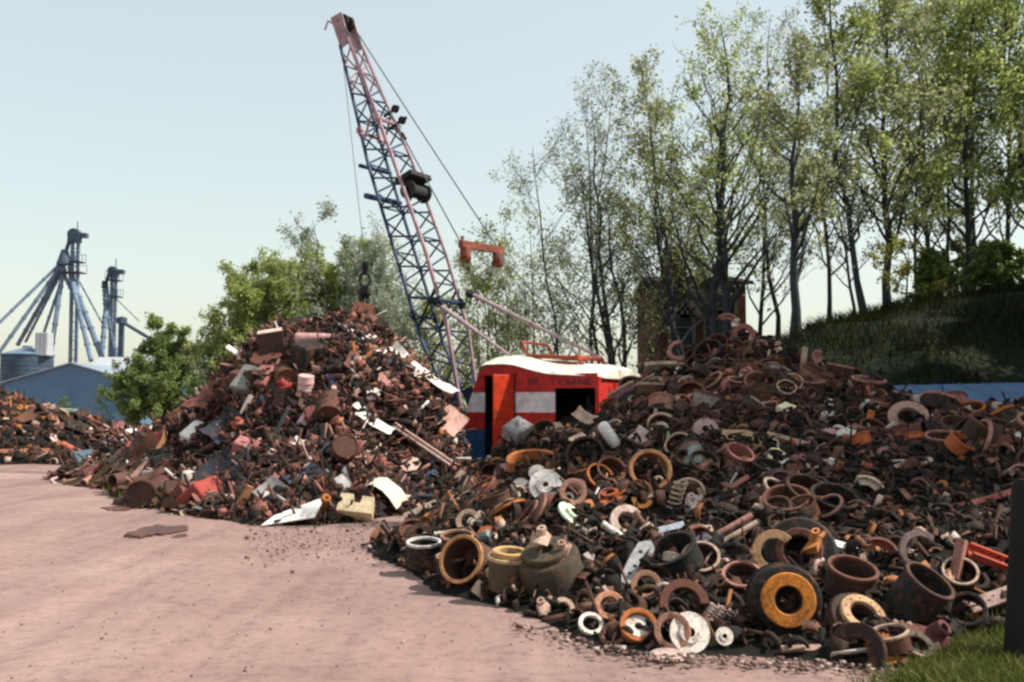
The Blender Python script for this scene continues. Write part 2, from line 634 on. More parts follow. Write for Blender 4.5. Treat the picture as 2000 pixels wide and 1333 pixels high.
def bank_material():
    m, nt, b, L = nodes_of('shaded_bank_turf')
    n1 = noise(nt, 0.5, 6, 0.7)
    r1 = ramp(nt, [(0.32, (0.008, 0.011, 0.007)), (0.5, (0.012, 0.017, 0.009)), (0.68, (0.022, 0.027, 0.012)), (0.84, (0.06, 0.05, 0.028))])  # near-black greens hold the trees' shade over the bank
    L.new(n1.outputs['Fac'], r1.inputs[0])
    n2 = noise(nt, 7.0, 5, 0.7)
    r2 = ramp(nt, [(0.3, (0.55, 0.55, 0.55)), (0.7, (1.3, 1.3, 1.3))])
    L.new(n2.outputs['Fac'], r2.inputs[0])
    L.new(mixc(nt, r1.outputs[0], r2.outputs[0], 1.0, 'MULTIPLY'), b.inputs['Base Color'])
    b.inputs['Roughness'].default_value = 0.95
    b.inputs['Specular IOR Level'].default_value = 0.1
    bump(nt, b, n2.outputs['Fac'], 0.7, 0.12)
    return m


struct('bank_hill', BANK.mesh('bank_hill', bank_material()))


def puddle(px, py, w, h, seed, color, rough):
    """a shallow rusty puddle with a wavering edge, lying 4 mm over the dirt"""
    c = gp(px, py)
    rr = random.Random(seed)
    ph = [rr.uniform(0, 6.28) for _ in range(5)]
    sx = w / F * c.y / 2
    sy = abs(gp(px, py - h / 2).y - gp(px, py + h / 2).y) / 2
    rim, n = [], 110
    for i in range(n):
        a = 2 * PI * i / n
        k = 0.92 + 0.07 * math.sin(17 * a + ph[4]) + 0.06 * math.sin(13 * a + ph[2]) + 0.22 * math.sin(2 * a + ph[0]) + 0.14 * math.sin(3 * a + ph[1]) + 0.09 * math.sin(5 * a + ph[2]) + 0.06 * math.sin(9 * a + ph[3])
        rim.append((c.x + sx * k * math.cos(a), c.y + sy * k * math.sin(a)))
    mb = MB()
    mb.prism(rim, -0.06, -0.012)
    m = mat_plain('rusty_water', color, rough, 0, 0.5, 0.35, 3.0)
    struct('puddle', mb.mesh('puddle', m))


puddle(306, 1034, 84, 27, 4, (0.075, 0.024, 0.013), 0.5)
puddle(352, 1045, 26, 9, 9, (0.075, 0.024, 0.013), 0.5)
puddle(232, 990, 62, 8, 5, (0.10, 0.035, 0.025), 0.6)
puddle(90, 932, 70, 6, 8, (0.26, 0.18, 0.17), 0.6)


# ------------------------------------------------------------------ the crane
YAW = R(32)
D = Vector((-math.cos(YAW), math.sin(YAW), 0))       # the way the crane faces
N = Vector((-math.sin(YAW), -math.cos(YAW), 0))      # towards its near side
UP = Vector((0, 0, 1))
P0 = Vector(((903 - 1000) / F * 21.8, 21.8, 0))
O = P0 - D * 1.8 - N * 1.1
MC = Matrix(((D.x, N.x, 0, O.x), (D.y, N.y, 0, O.y), (0, 0, 1, 0), (0, 0, 0, 1)))


def cl(x, y, z):
    return MC @ Vector((x, y, z))


crane = thing('crawler_crane', MC, 'old red, white and blue scrap crane with a tall lattice boom between the mounds', 'crane')


def cpart(name, mb, mats, parent=None, smooth=None, M=None, color=None):
    """a crane part built in the crane's own axes"""
    return link(name, mb.mesh(name, mats, smooth), parent or crane, M or MC, color)


def side_band(mb, x0, x1, z0, z1, y, t, cuts):
    """part of a wall from x0 to x1, cut into painted bands; cuts = [(z, material index above)]"""
    zs = [z0] + [c for c, _ in cuts if z0 < c < z1] + [z1]
    for a, b in zip(zs[:-1], zs[1:]):
        mid = (a + b) / 2
        mi = [m for c, m in cuts if c <= mid][-1]
        mb.box(((x0 + x1) / 2, y, (a + b) / 2), (x1 - x0, t, b - a), mi)


BANDS = [(-1, 2), (1.16, 0), (1.53, 1), (1.95, 0)]   # 0 red, 1 white, 2 blue
PAINT = [M_RED, M_WHITE, M_BLUE]
YN = 1.08

# near side, front of the doorway: slanted leading edge
mb = MB()
zs = [0.4, 1.16, 1.53, 1.95, 2.45]


def lead(z):
    return 1.8 if z < 1.3 else 1.8 - (z - 1.3) * 0.40


for a, b, mi in ((0.4, 1.16, 2), (1.16, 1.53, 0), (1.53, 1.95, 1), (1.95, 2.45, 0)):
    vs = []
    for y in (YN - 0.02, YN + 0.02):
        vs += [(1.22, y, a), (lead(a), y, a), (lead(b), y, b), (1.22, y, b)]
    mb.add(vs, [(0, 1, 2, 3), (4, 7, 6, 5), (0, 4, 5, 1), (1, 5, 6, 2), (2, 6, 7, 3), (3, 7, 4, 0)], mi)
cpart('front_panel', mb, PAINT)
mb = MB()
side_band(mb, 0.47, 1.22, 2.30, 2.46, YN, 0.04, BANDS)
mb.add([(x, y, z) for y in (YN - 0.02, YN + 0.02) for x, z in ((0.47, 2.46), (1.22, 2.46), (1.1, 2.55), (0.85, 2.58), (0.6, 2.55))], [(0, 1, 2, 3, 4), (9, 8, 7, 6, 5), (0, 5, 6, 1), (1, 6, 7, 2), (2, 7, 8, 3), (3, 8, 9, 4), (4, 9, 5, 0)], 0)
pts_ = [(0.468, 2.362), (0.468, 2.535), (0.2, 2.475), (-0.1, 2.392), (-0.24, 2.362)]
mb.add([(x, y, z) for y in (YN - 0.02, YN + 0.02) for x, z in pts_], [(0, 1, 2, 3, 4), (9, 8, 7, 6, 5), (0, 5, 6, 1), (1, 6, 7, 2), (2, 7, 8, 3), (3, 8, 9, 4), (4, 9, 5, 0)], 0)
cpart('door_header', mb, PAINT)
mb = MB()
side_band(mb, -0.52, 0.47, 0.4, 2.36, YN, 0.04, BANDS)
cpart('side_panel', mb, PAINT)
mb = MB()
side_band(mb, -1.5, -0.52, 2.03, 2.33, YN, 0.04, BANDS)
side_band(mb, -1.5, -1.46, 0.4, 2.03, YN, 0.04, [(-1, 0)])
side_band(mb, -1.46, -0.52, 0.4, 1.05, YN, 0.04, BANDS)
cpart('rear_panel', mb, PAINT)
# the door, hinged at its rear edge and swung wide open
MD = MC @ Matrix.Translation((0.47, YN + 0.03, 0)) @ Matrix.Rotation(R(65), 4, 'Z')
mb = MB()
mb.bbox((0.26, 0, 1.52), (0.52, 0.04, 1.60), 0.012)
mb.box((0.26, -0.023, 1.95), (0.42, 0.006, 0.03))
mb.box((0.26, -0.023, 1.10), (0.42, 0.006, 0.03))
mb.box((0.26, 0.023, 0.80), (0.46, 0.006, 0.03))
door = cpart('door', mb, M_DOOR, None, None, MD)
mb = MB()
mb.tube([(0.45, 0.02, 1.40), (0.45, 0.07, 1.42), (0.45, 0.07, 1.55), (0.45, 0.02, 1.57)], 0.012, 6)
cpart('handle', mb, M_DARK, door, None, MD)
mb = MB()
mb.box((0.47 - 0.03, YN + 0.03, 1.55), (0.02, 0.03, 1.55))
cpart('door_post', mb, M_DARK)
mb = MB()
mb.box((0.85, YN + 0.05, 2.345), (0.9, 0.05, 0.03))
cpart('door_rail', mb, M_RED)
mb = MB()
for x in (0.44, -0.49):
    for k in range(9):
        mb.lathe([(0, 0), (0.012, 0), (0.010, 0.008), (0, 0.01)], 6, 0, Matrix.Translation((x, YN + 0.021, 0.55 + 0.2 * k)) @ Matrix.Rotation(R(-90), 4, 'X'))
tag(cpart('rivet_row', mb, M_RED), kind='stuff')
mb = MB()
mb.tube([(1.16, YN + 0.02, 0.9), (1.16, YN + 0.08, 0.92), (1.16, YN + 0.08, 1.5), (1.16, YN + 0.02, 1.52)], 0.014, 6)
cpart('grab_rail', mb, M_DARK)
mb = MB()
mb.box((0.0, YN + 0.06, 0.40), (1.0, 0.16, 0.03))
mb.box((0.45, YN + 0.06, 0.30), (0.03, 0.14, 0.2))
mb.box((-0.45, YN + 0.06, 0.30), (0.03, 0.14, 0.2))
cpart('step', mb, M_DARK)
# far side, back, front, floor
mb = MB()
side_band(mb, -1.5, 1.62, 0.4, 2.34, -YN, 0.04, BANDS)
cpart('far_panel', mb, PAINT)
mb = MB()
for a, b, mi in ((0.4, 1.16, 2), (1.16, 2.26, 0)):
    mb.box((-1.52, 0, (a + b) / 2), (0.04, 2 * YN + 0.04, b - a), mi)
cpart('back_panel', mb, PAINT)
mb = MB()                          # near-black skins put the shaded interior into colour
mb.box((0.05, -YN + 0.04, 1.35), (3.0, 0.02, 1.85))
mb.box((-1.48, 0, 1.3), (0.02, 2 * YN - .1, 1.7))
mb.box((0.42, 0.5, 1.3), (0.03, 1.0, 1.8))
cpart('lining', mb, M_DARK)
mb = MB()
mb.box((1.80, 0, 0.85), (0.04, 2 * YN - 0.05, 0.9), 2)
for y in (-YN + 0.05, 0, YN - 0.05):
    mb.add([(1.78, y - .03, 1.3), (1.82, y - .03, 1.3), (1.82, y + .03, 1.3), (1.78, y + .03, 1.3), (1.33, y - .03, 2.44), (1.37, y - .03, 2.44), (1.37, y + .03, 2.44), (1.33, y + .03, 2.44)],
           [(0, 1, 2, 3), (4, 7, 6, 5), (0, 4, 5, 1), (1, 5, 6, 2), (2, 6, 7, 3), (3, 7, 4, 0)], 0)
cpart('windscreen_frame', mb, PAINT)
mb = MB()
mb.add([(1.77, -YN + .03, 1.3), (1.78, -YN + .03, 1.3), (1.35, -YN + .03, 2.44), (1.34, -YN + .03, 2.44), (1.77, YN - .05, 1.3), (1.78, YN - .05, 1.3), (1.35, YN - .05, 2.44), (1.34, YN - .05, 2.44)],
       [(0, 1, 2, 3), (4, 7, 6, 5), (0, 4, 5, 1), (1, 5, 6, 2), (2, 6, 7, 3), (3, 7, 4, 0)])
cpart('windscreen', mb, mat_plain('interior_dark_pane', (0.02, 0.025, 0.025), 0.25, 0, 0.5))  # opaque near-black colour keeps the doorway looking shaded
mb = MB()
mb.box((0.15, 0, 0.42), (3.26, 2 * YN - .06, 0.05))
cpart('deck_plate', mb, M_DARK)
mb = MB()
mb.bbox((-0.9, 0.1, 0.95), (0.95, 1.3, 1.0), 0.05)
mb.tube([(-1.0, 0.5, 1.45), (-1.0, 0.5, 1.9)], 0.06, 8)
mb.tube([(-0.2, -0.7, 0.9), (-0.2, 0.7, 0.9)], 0.30, 16)
cpart('engine', mb, M_DARK)
mb = MB()
mb.bbox((0.75, 0.55, 0.75), (0.45, 0.45, 0.12), 0.03)
mb.bbox((0.52, 0.55, 1.1), (0.1, 0.45, 0.6), 0.03)
for k in range(3):
    mb.tube([(1.25, 0.35 + k * .18, 0.45), (1.15, 0.35 + k * .18, 1.2)], 0.015, 6)
cpart('operator_seat', mb, M_DARK)

# roof: a rounded hump over the operator, falling away to a rounded tail
prof, low = [], []
for k in range(25):
    x = 1.42 - (1.42 + 1.60) * k / 24
    e = 0.5 - 0.5 * math.cos(PI * min(1, max(0, (0.75 - x) / 1.25)))      # eases from the hump to the tail
    nose = max(0.0, (x - 1.05) / 0.37) ** 2
    tail_ = max(0.0, (-1.13 - x) / 0.47) ** 2
    zz = 2.695 - 0.205 * e - 0.055 * max(0, -0.3 - x) - 0.20 * nose - 0.10 * tail_
    prof.append((x, zz))
    low.append((x, zz - 0.135 - 0.02 * e + 0.125 * min(1, nose) + 0.07 * tail_))
mb = MB()
ns = 10
vs = []
for (x, z), (x2, zl) in zip(prof, low):
    tail = 1.0 - 0.16 * max(0, (-0.9 - x) / 0.70) ** 2
    for k in range(ns + 1):
        t = -1 + 2 * k / ns
        y = (YN + 0.06) * tail * t
        vs.append((x, y, zl + (z + 0.10 - zl) * (1 - abs(t) ** 3.2)))
    for k in range(ns + 1):
        t = -1 + 2 * k / ns
        vs.append((x2, (YN + 0.06) * tail * t, zl - 0.012))
k2 = 2 * (ns + 1)
fs = []
for i in range(len(prof) - 1):
    for k in range(ns):
        a = i * k2 + k
        fs.append((a, a + 1, a + 1 + k2, a + k2))
        b = i * k2 + ns + 1 + k
        fs.append((b, b + k2, b + k2 + 1, b + 1))
    for k in (0, ns):
        a, b = i * k2 + k, i * k2 + ns + 1 + k
        fs.append((a, a + k2, b + k2, b))
for i in (0, len(prof) - 1):
    for k in range(ns):
        a, b = i * k2 + k, i * k2 + ns + 1 + k
        fs.append((a, b, b + 1, a + 1))
mb.add(vs, fs)
roof = cpart('roof', mb, M_ROOF, None, 50)


def lettering(txt, x, z, size, sx):
    cu = bpy.data.curves.new('lettering', 'FONT')
    cu.body = txt
    cu.size = size
    cu.extrude = 0.003
    cu.materials.append(M_LETTER)
    # facing the near side, reading from front to back
    M = MC @ Matrix(((-sx, 0, 0, x), (0, 0, 1, YN + 0.026), (0, 1, 0, z), (0, 0, 0, 1)))
    tmp = bpy.data.objects.new('lettering', cu)
    me = bpy.data.meshes.new_from_object(tmp)
    bpy.data.objects.remove(tmp)
    bpy.data.curves.remove(cu)
    return link('lettering', me, crane, M)


lettering('300', 0.16, 2.12, 0.19, 1.0)
lettering('CRANE', -0.60, 2.10, 0.18, 1.3)

# undercarriage
for s in (1, -1):
    mb = MB()
    oval = []
    for k in range(9):
        a = PI / 2 + PI * k / 8
        oval.append((-1.35 + 0.19 * math.cos(a), 0.21 + 0.19 * math.sin(a)))
    for k in range(9):
        a = -PI / 2 + PI * k / 8
        oval.append((1.35 + 0.19 * math.cos(a), 0.21 + 0.19 * math.sin(a)))
    vs = [(x, s * 0.85 - 0.22, z) for x, z in oval] + [(x, s * 0.85 + 0.22, z) for x, z in oval]
    n = len(oval)
    mb.add(vs, [tuple(range(n)), tuple(range(n, 2 * n))[::-1]] + [(i, (i + 1) % n, (i + 1) % n + n, i + n) for i in range(n)])
    for k in range(22):
        mb.box((-1.3 + k * 0.124, s * 0.85, 0.405 - 0.002), (0.07, 0.46, 0.03))
    cpart('crawler_track', mb, M_DARK)

# gantry of red bars on the roof
mb = MB()
for y in (0.55, -0.55):
    mb.tube([(0.35, y, 2.60), (0.62, y, 3.05)], 0.035, 6)
    mb.tube([(0.50, y, 2.85), (0.35, y, 2.60), (0.28, y, 2.60)], 0.04, 6)
    mb.tube([(0.40, y, 2.74), (-0.75, y, 2.68)], 0.045, 6)
    mb.tube([(0.33, y, 2.64), (-0.75, y, 2.56)], 0.03, 6)
    mb.tube([(-0.75, y, 2.72), (-0.92, y, 2.45)], 0.05, 6)
mb.tube([(0.62, -0.55, 3.05), (0.62, 0.55, 3.05)], 0.03, 6)
mb.tube([(-0.75, -0.6, 2.69), (-0.75, 0.6, 2.69)], 0.05, 8)
cpart('gantry', mb, mat_worn('gantry_red', (0.35, 0.05, 0.025), (0.30, 0.13, 0.07), 0.45, 0.7, 4.0, 0.6))

# ---- boom
Y0 = 0.25
p_plane = O + N * Y0
foot = plane_hit(912, 806, p_plane, N)
tip = plane_hit(672, 47, p_plane, N)
AX = (tip - foot).normalized()
BL = (tip - foot).length
TP = AX.cross(N).normalized()      # towards the boom's back (cab side)
if TP.dot(D) > 0:
    TP = -TP


def half(t):
    """half width across and half depth at t (0 foot .. 1 tip)"""
    w = np.interp(t, [0, 0.18, 0.62, 0.88, 1.0], [0.36, 0.42, 0.40, 0.27, 0.22])
    d = np.interp(t, [0, 0.18, 0.62, 0.88, 1.0], [0.10, 0.32, 0.30, 0.17, 0.12])
    return w, d


def bp(t, sw, sd):
    w, d = half(t)
    if sd > 0:                      # the boom's back bulges towards the cab
        d = np.interp(t, [0, 0.18, 0.36, 0.62, 0.88, 1.0], [0.10, 0.46, 0.52, 0.42, 0.18, 0.12])
    return foot + AX * (BL * t) + N * (w * sw) + TP * (d * sd)


mb = MB()
Mi = MC.inverted()
loc = lambda p: Mi @ p
mb.tube([loc(bp(0.0, -1.3, 0)), loc(bp(0.0, 1.3, 0))], 0.07, 10, 0)
boom = cpart('boom', mb, [M_BOOMBLUE])
for s in (1, -1):                   # foot lugs and plates of the tip head
    mb = MB()
    mb.box((0, 0, 0), (0.24, 0.05, 0.6), 0, Mi @ frame(bp(0.03, s, 0), AX, TP))
    cpart('foot_lug', mb, [M_BOOMBLUE], boom)
    mb = MB()
    mb.add([loc(bp(t, s, sd) + N * e) for t, sd in ((0.93, -1), (0.93, 1), (1.015, 1.5), (1.02, -1.6)) for e in (-0.015, 0.015)],
           [(0, 2, 4, 6), (1, 7, 5, 3), (0, 1, 3, 2), (2, 3, 5, 4), (4, 5, 7, 6), (6, 7, 1, 0)], 0)
    cpart('tip_plate', mb, [M_BOOMPINK], boom)
mb = MB()
mb.tube([loc(bp(1.0, -1.3, 0)), loc(bp(1.0, 1.3, 0))], 0.04, 8)
cpart('tip_shaft', mb, [M_BOOMPINK], boom)
for sw in (1, -1):
    for sd in (1, -1):
        ts = [0.0, 0.18, 0.36, 0.62, 0.80, 0.94]
        mb = MB()
        rr = 0.042 if not (sw == 1 and sd == 1) else 0.05
        mb.tube([loc(bp(t, sw, sd)) for t in ts], rr, 8, 0)
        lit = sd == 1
        cpart('chord', mb, [M_BOOMPINK if lit else M_BOOMBLUE], boom)  # sunlit look of the back chords put into their paler colour
rod = MB()
rod.lathe([(0, 0), (1, 0), (1, 1), (0, 1)], 6)
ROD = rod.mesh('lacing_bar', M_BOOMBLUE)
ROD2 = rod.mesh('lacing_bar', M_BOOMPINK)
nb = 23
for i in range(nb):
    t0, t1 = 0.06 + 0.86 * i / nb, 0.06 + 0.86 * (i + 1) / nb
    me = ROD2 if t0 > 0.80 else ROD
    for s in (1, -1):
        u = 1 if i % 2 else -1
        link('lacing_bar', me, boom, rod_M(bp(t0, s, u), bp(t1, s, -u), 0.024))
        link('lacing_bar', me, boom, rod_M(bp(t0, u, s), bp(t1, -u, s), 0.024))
    if i % 3 == 0:
        for s in (1, -1):
            link('lacing_bar', me, boom, rod_M(bp(t0, -1, s), bp(t0, 1, s), 0.022))
# splice plates, cross bars and the guard drum seen half-way up
for t in (0.705, 0.24):
    for sd in (1, -1):
        mb = MB()
        mb.tube([loc(bp(t, -1.25, sd * 1.1)), loc(bp(t, 1.25, sd * 1.1))], 0.045, 6)
        cpart('splice_bar', mb, M_BOOMBLUE if t < 0.5 else M_BOOMPINK, boom)
    for sw in (1, -1):
        mb = MB()
        for sd in (1, -1):
            mb.box((0, 0, 0), (0.10, 0.12, 0.24), 0, Mi @ frame(bp(t, sw, sd), AX, N))
        mb.tube([loc(bp(t - .03, sw, -1)), loc(bp(t + .035, sw, 1))], 0.03, 6)
        cpart('splice_plate', mb, M_BOOMPINK if t > .5 else M_DARK, boom)
for t, ext in ((0.613, 1.7), (0.533, 2.0)):
    mb = MB()
    mb.tube([loc(bp(t, -1.1, -1)), loc(bp(t, ext, -1.2))], 0.05 if t > .6 else 0.07, 6)
    cpart('cross_bar', mb, M_BOOMBLUE, boom)
mb = MB()
Mt = Mi @ frame(bp(0.515, 0, 0.2) + TP * 0.42, N, AX)
mb.lathe([(0.05, -0.33), (0.23, -0.33), (0.23, -0.29), (0.16, -0.27), (0.16, 0.27), (0.23, 0.29), (0.23, 0.33), (0.05, 0.33)], 18, 0, Mt, True)
mb.box((0, 0, 0), (0.12, 0.5, 0.8), 0, Mi @ frame(bp(0.545, 0, 1) + TP * 0.1, N, AX))
cpart('rope_drum', mb, M_DARK, boom)
for t, e in ((0.735, 0.25), (0.70, 0.3)):
    mb = MB()
    mb.lathe([(0.03, -0.03), (0.10, -0.04), (0.075, 0), (0.10, 0.04), (0.03, 0.03)], 14, 0, Mi @ frame(bp(t, -0.5, 1) + TP * e, N, AX), True)
    mb.box((0, 0, 0), (e * 2, 0.06, 0.05), 0, Mi @ frame(bp(t, -0.5, 1) + TP * e / 2, N, TP))
    cpart('guide_sheave', mb, M_DARK, boom)
for y in (-0.1, 0.1):
    mb = MB()
    mb.lathe([(0.02, -0.03), (0.20, -0.04), (0.17, 0), (0.20, 0.04), (0.02, 0.03)], 18, 0, Mi @ frame(bp(1.0, 0, 0.3) + N * y, N, AX), True)
    cpart('tip_sheave', mb, M_DARK, boom)
mb = MB()
mb.tube([loc(bp(1.0, 0.6, -1.2)), loc(bp(1.02, 0.9, -2.6)), loc(bp(1.0, 1.2, -3.6))], 0.03, 6)
cpart('tip_bracket', mb, M_BOOMPINK, boom)

# pendants, bridle with its two sheave blocks, hoist lines
br_l = plane_hit(903, 480, O + N * 0.65, N)
br_r = plane_hit(977, 492, O - N * 0.70, N)
M_BRIDLE = mat_worn('bridle_rust', (0.26, 0.075, 0.04), (0.09, 0.03, 0.02), 0.45, 0.7, 5.0, 0.7)
ax = (br_r - br_l).normalized()
mb = MB()
ln = (br_r - br_l).length
Mb = Mi @ frame(br_l, ax, UP)
mb.box((0.03, 0, ln / 2), (0.16, 0.14, ln + 0.12), 0, Mb)
for zc in (0.10, ln - 0.10):
    mb.bbox((-0.13, 0, zc), (0.30, 0.20, 0.24), 0.05, 0, Mb)
mb.box((0.16, 0, 0.0), (0.12, 0.05, 0.06), 0, Mb)
mb.box((0.14, 0, ln), (0.10, 0.05, 0.06), 0, Mb)
bridle = cpart('bridle_bar', mb, M_BRIDLE)
for zc in (0.10, ln - 0.10):
    mb = MB()
    mb.lathe([(0.02, -0.05), (0.13, -0.06), (0.10, 0), (0.13, 0.06), (0.02, 0.05)], 14, 0, Mb @ Matrix.Translation((-0.27, 0, zc)), True)
    cpart('bridle_sheave', mb, M_BRIDLE, bridle)
M_ROPE = mat_plain('wire_rope', (0.12, 0.13, 0.14), 0.6, 0.3)


def rope(name, a, b, r, sag=0.0, parent=None):
    pts = [a + (b - a) * (i / 8) - UP * sag * 4 * (i / 8) * (1 - i / 8) for i in range(9)]
    mb = MB()
    mb.tube([loc(p) for p in pts], r, 5)
    return cpart(name, mb, M_ROPE, parent)


pl = rope('pendant_rope', bp(0.985, 1, 1), br_l, 0.017, 0.03)
pr = rope('pendant_rope', bp(0.985, -1, 1), br_r, 0.017, 0.03)
mb = MB()
q = bp(0.985, 1, 1).lerp(br_l, 0.52)
mb.tube([loc(q), loc(q + (br_l - q).normalized() * 0.2)], 0.04, 8)
cpart('rope_socket', mb, M_DARK, pl)
for k in range(2):
    rope('boom_hoist_rope', br_l + (br_r - br_l) * (0.12 + .06 * k), cl(-0.75, 0.45 - .1 * k, 2.72), 0.009, 0.02)
    rope('boom_hoist_rope', br_l + (br_r - br_l) * (0.82 + .06 * k), cl(-0.75, -0.4 - .1 * k, 2.72), 0.009, 0.02)
# back stops
for s, a, b in ((1, plane_hit(850, 590, O + N * (Y0 + .42), N), cl(0.70, 0.66, 2.66)), (-1, plane_hit(918, 574, O + N * (Y0 - .42), N), cl(-0.72, -0.62, 2.72))):
    mb = MB()
    mb.tube([loc(a), loc(a.lerp(b, 0.55))], 0.05, 8)
    mb.tube([loc(a.lerp(b, 0.53)), loc(b)], 0.036, 8)
    cpart('back_stop', mb, mat_worn('back_stop_paint', (0.40, 0.31, 0.33), (0.25, 0.12, 0.09), 0.5, 0.75, 4.0, 0.5))
    mb = MB()
    mb.box((0, 0, 0), (0.12, 0.12, 0.2), 0, Mi @ frame(a, b - a))
    cpart('stop_bracket', mb, M_DARK)
# hook block on its rope, with two chains going down behind the mound
hk = plane_hit(713, 512, O + N * Y0, N)
rope('hoist_rope', bp(0.995, 0.2, -1.2), hk, 0.008)
mb = MB()
Mh = Mi @ Matrix.Translation(hk)
mb.lathe([(0.01, 0.02), (0.06, 0.0), (0.09, -0.12), (0.06, -0.26), (0.01, -0.27)], 12, 0, Mh)
block = cpart('hook_block', mb, M_DARK)
mb = MB()
mb.tube([(0.0, 0, -0.25)] + [(0.13 * math.sin(a), 0, -0.45 - 0.17 * -math.cos(a) - .0) for a in [PI * 2 * k / 16 for k in range(17)]], 0.035, 8, 0, Mh)
mb.lathe([(0.01, -0.62), (0.14, -0.64), (0.16, -0.80), (0.08, -0.90), (0.01, -0.90)], 14, 0, Mh)
cpart('hook', mb, M_DARK, block)
for dx in (-0.12, 0.14):
    mb = MB()
    for k in range(14):
        z = -0.84 - k * 0.105
        x = dx * (0.5 + k / 13 * 0.8)
        pts = [(x + (0.035 * math.sin(a) if k % 2 else 0), 0.035 * math.sin(a) if not k % 2 else 0, z - 0.065 * math.cos(a)) for a in [2 * PI * j / 8 for j in range(9)]]
        mb.tube(pts, 0.024, 5, 0, Mh)
    cpart('chain', mb, M_DARK, block)
mb = MB()
mb.lathe([(0.02, -2.30), (0.30, -2.32), (0.62, -2.42), (0.66, -2.60), (0.60, -2.66), (0.02, -2.66)], 22, 0, Mh)
mag = cpart('lifting_magnet', mb, M_DARK, block)


# ------------------------------------------------------------------ farm buildings far off on the left
def quad_prism(mb, pts, thick, mi=0):
    """a sheet through four points with a thickness along its normal"""
    p = [Vector(q) for q in pts]
    n = (p[1] - p[0]).cross(p[3] - p[0]).normalized() * thick
    mb.add(p + [q - n for q in p], [(0, 1, 2, 3), (7, 6, 5, 4), (0, 4, 5, 1), (1, 5, 6, 2), (2, 6, 7, 3), (3, 7, 4, 0)], mi)


def gable(name, label, cat, xl, xr, xa, yb, ye, ya, Y, depth, mw, mr, along='Y', group=None):
    """barn whose gable end faces the camera; pixels give its outline at distance Y"""
    a, b, c = at(xl, yb, Y), at(xr, yb, Y), at(xa, ya, Y)
    ze = at(xl, ye, Y).z
    x0, x1, xm, zt = a.x, b.x, (a.x + b.x) / 2 if xa is None else c.x, c.z
    t = thing(name, Matrix.Translation(((x0 + x1) / 2, Y + depth / 2, 0)), label, cat, group)
    mb = MB()
    vs = [(x0, Y, 0), (x1, Y, 0), (x1, Y, ze), (xm, Y, zt), (x0, Y, ze)]
    vs += [(x, y + depth, z) for x, y, z in vs]
    mb.add(vs, [(0, 1, 2, 3, 4), (9, 8, 7, 6, 5), (0, 5, 6, 1), (1, 6, 7, 2), (0, 4, 9, 5)])
    link('wall', mb.mesh('wall', mw), t)
    for s, xe in ((-1, x0 - 0.25), (1, x1 + 0.25)):
        mb = MB()
        zz = ze - 0.25 * (zt - ze) / abs(xm - (x0 if s < 0 else x1))
        quad_prism(mb, [(xm, Y - 0.3, zt + 0.12), (xe, Y - 0.3, zz + 0.12), (xe, Y + depth, zz + 0.12), (xm, Y + depth, zt + 0.12)][::s], 0.10)
        link('roof', mb.mesh('roof', mr), t)
    return t, (x0, x1, ze, zt)


def mat_ribbed(name, color, scale, strength=0.5):
    m, nt, b, L = nodes_of(name)
    tc = nt.nodes.new('ShaderNodeTexCoord')
    wv = nt.nodes.new('ShaderNodeTexWave')
    wv.bands_direction = 'X'
    wv.inputs['Scale'].default_value = scale
    wv.inputs['Distortion'].default_value = 0
    L.new(tc.outputs['Object'], wv.inputs['Vector'])
    n1 = noise(nt, 0.4, 5, 0.7)
    r1 = ramp(nt, [(0.3, tuple(c * 0.8 for c in color)), (0.7, tuple(c * 1.15 for c in color))])
    L.new(n1.outputs['Fac'], r1.inputs[0])
    L.new(r1.outputs[0], b.inputs['Base Color'])
    b.inputs['Roughness'].default_value = 0.55
    b.inputs['Metallic'].default_value = 0.1
    bump(nt, b, wv.outputs['Fac'], strength, 0.05)
    return m


M_BARN = mat_ribbed('blue_barn_sheeting', (0.075, 0.16, 0.27), 1.0)
M_BARNROOF = mat_ribbed('grey_blue_roofing', (0.22, 0.27, 0.33), 1.0)
M_PALE = mat_ribbed('pale_grey_sheeting', (0.42, 0.44, 0.47), 0.8)
barn, (bx0, bx1, bze, bzt) = gable('blue_barn', 'long low blue metal barn with a shallow gable below the grain elevators', 'barn', 6, 266, 140, 832, 748, 711, 82, 22, M_BARN, M_BARNROOF)
mb = MB()
mb.box((bx0 + 9.0, 81.95, 1.5), (2.6, 0.06, 3.0))
mb.box((bx0 + 9.0, 81.9, 3.05), (2.9, 0.1, 0.1))
link('sliding_door', mb.mesh('sliding_door', M_BARN), barn)
mb = MB()
c = at(225, 745, 100)
x0, x1 = at(166, 745, 100).x, at(330, 745, 100).x
zt, ze = at(200, 698, 104).z, at(200, 742, 100).z
pale = thing('grain_shed', Matrix.Translation(((x0 + x1) / 2, 104, 0)), 'pale grey flat-topped shed behind the blue barn, under the shorter elevator', 'shed')
mb.box(((x0 + x1) / 2, 104, ze / 2), (x1 - x0, 8, ze))
link('wall', mb.mesh('wall', M_PALE), pale)
mb = MB()
quad_prism(mb, [(x0 - .3, 99.6, ze), (x1 + .3, 99.6, ze), (x1 + .3, 104, zt), (x0 - .3, 104, zt)], 0.12)
quad_prism(mb, [(x0 - .3, 104.01, zt), (x1 + .3, 104.01, zt), (x1 + .3, 108.5, ze), (x0 - .3, 108.5, ze)], 0.12)
link('roof', mb.mesh('roof', M_PALE), pale)

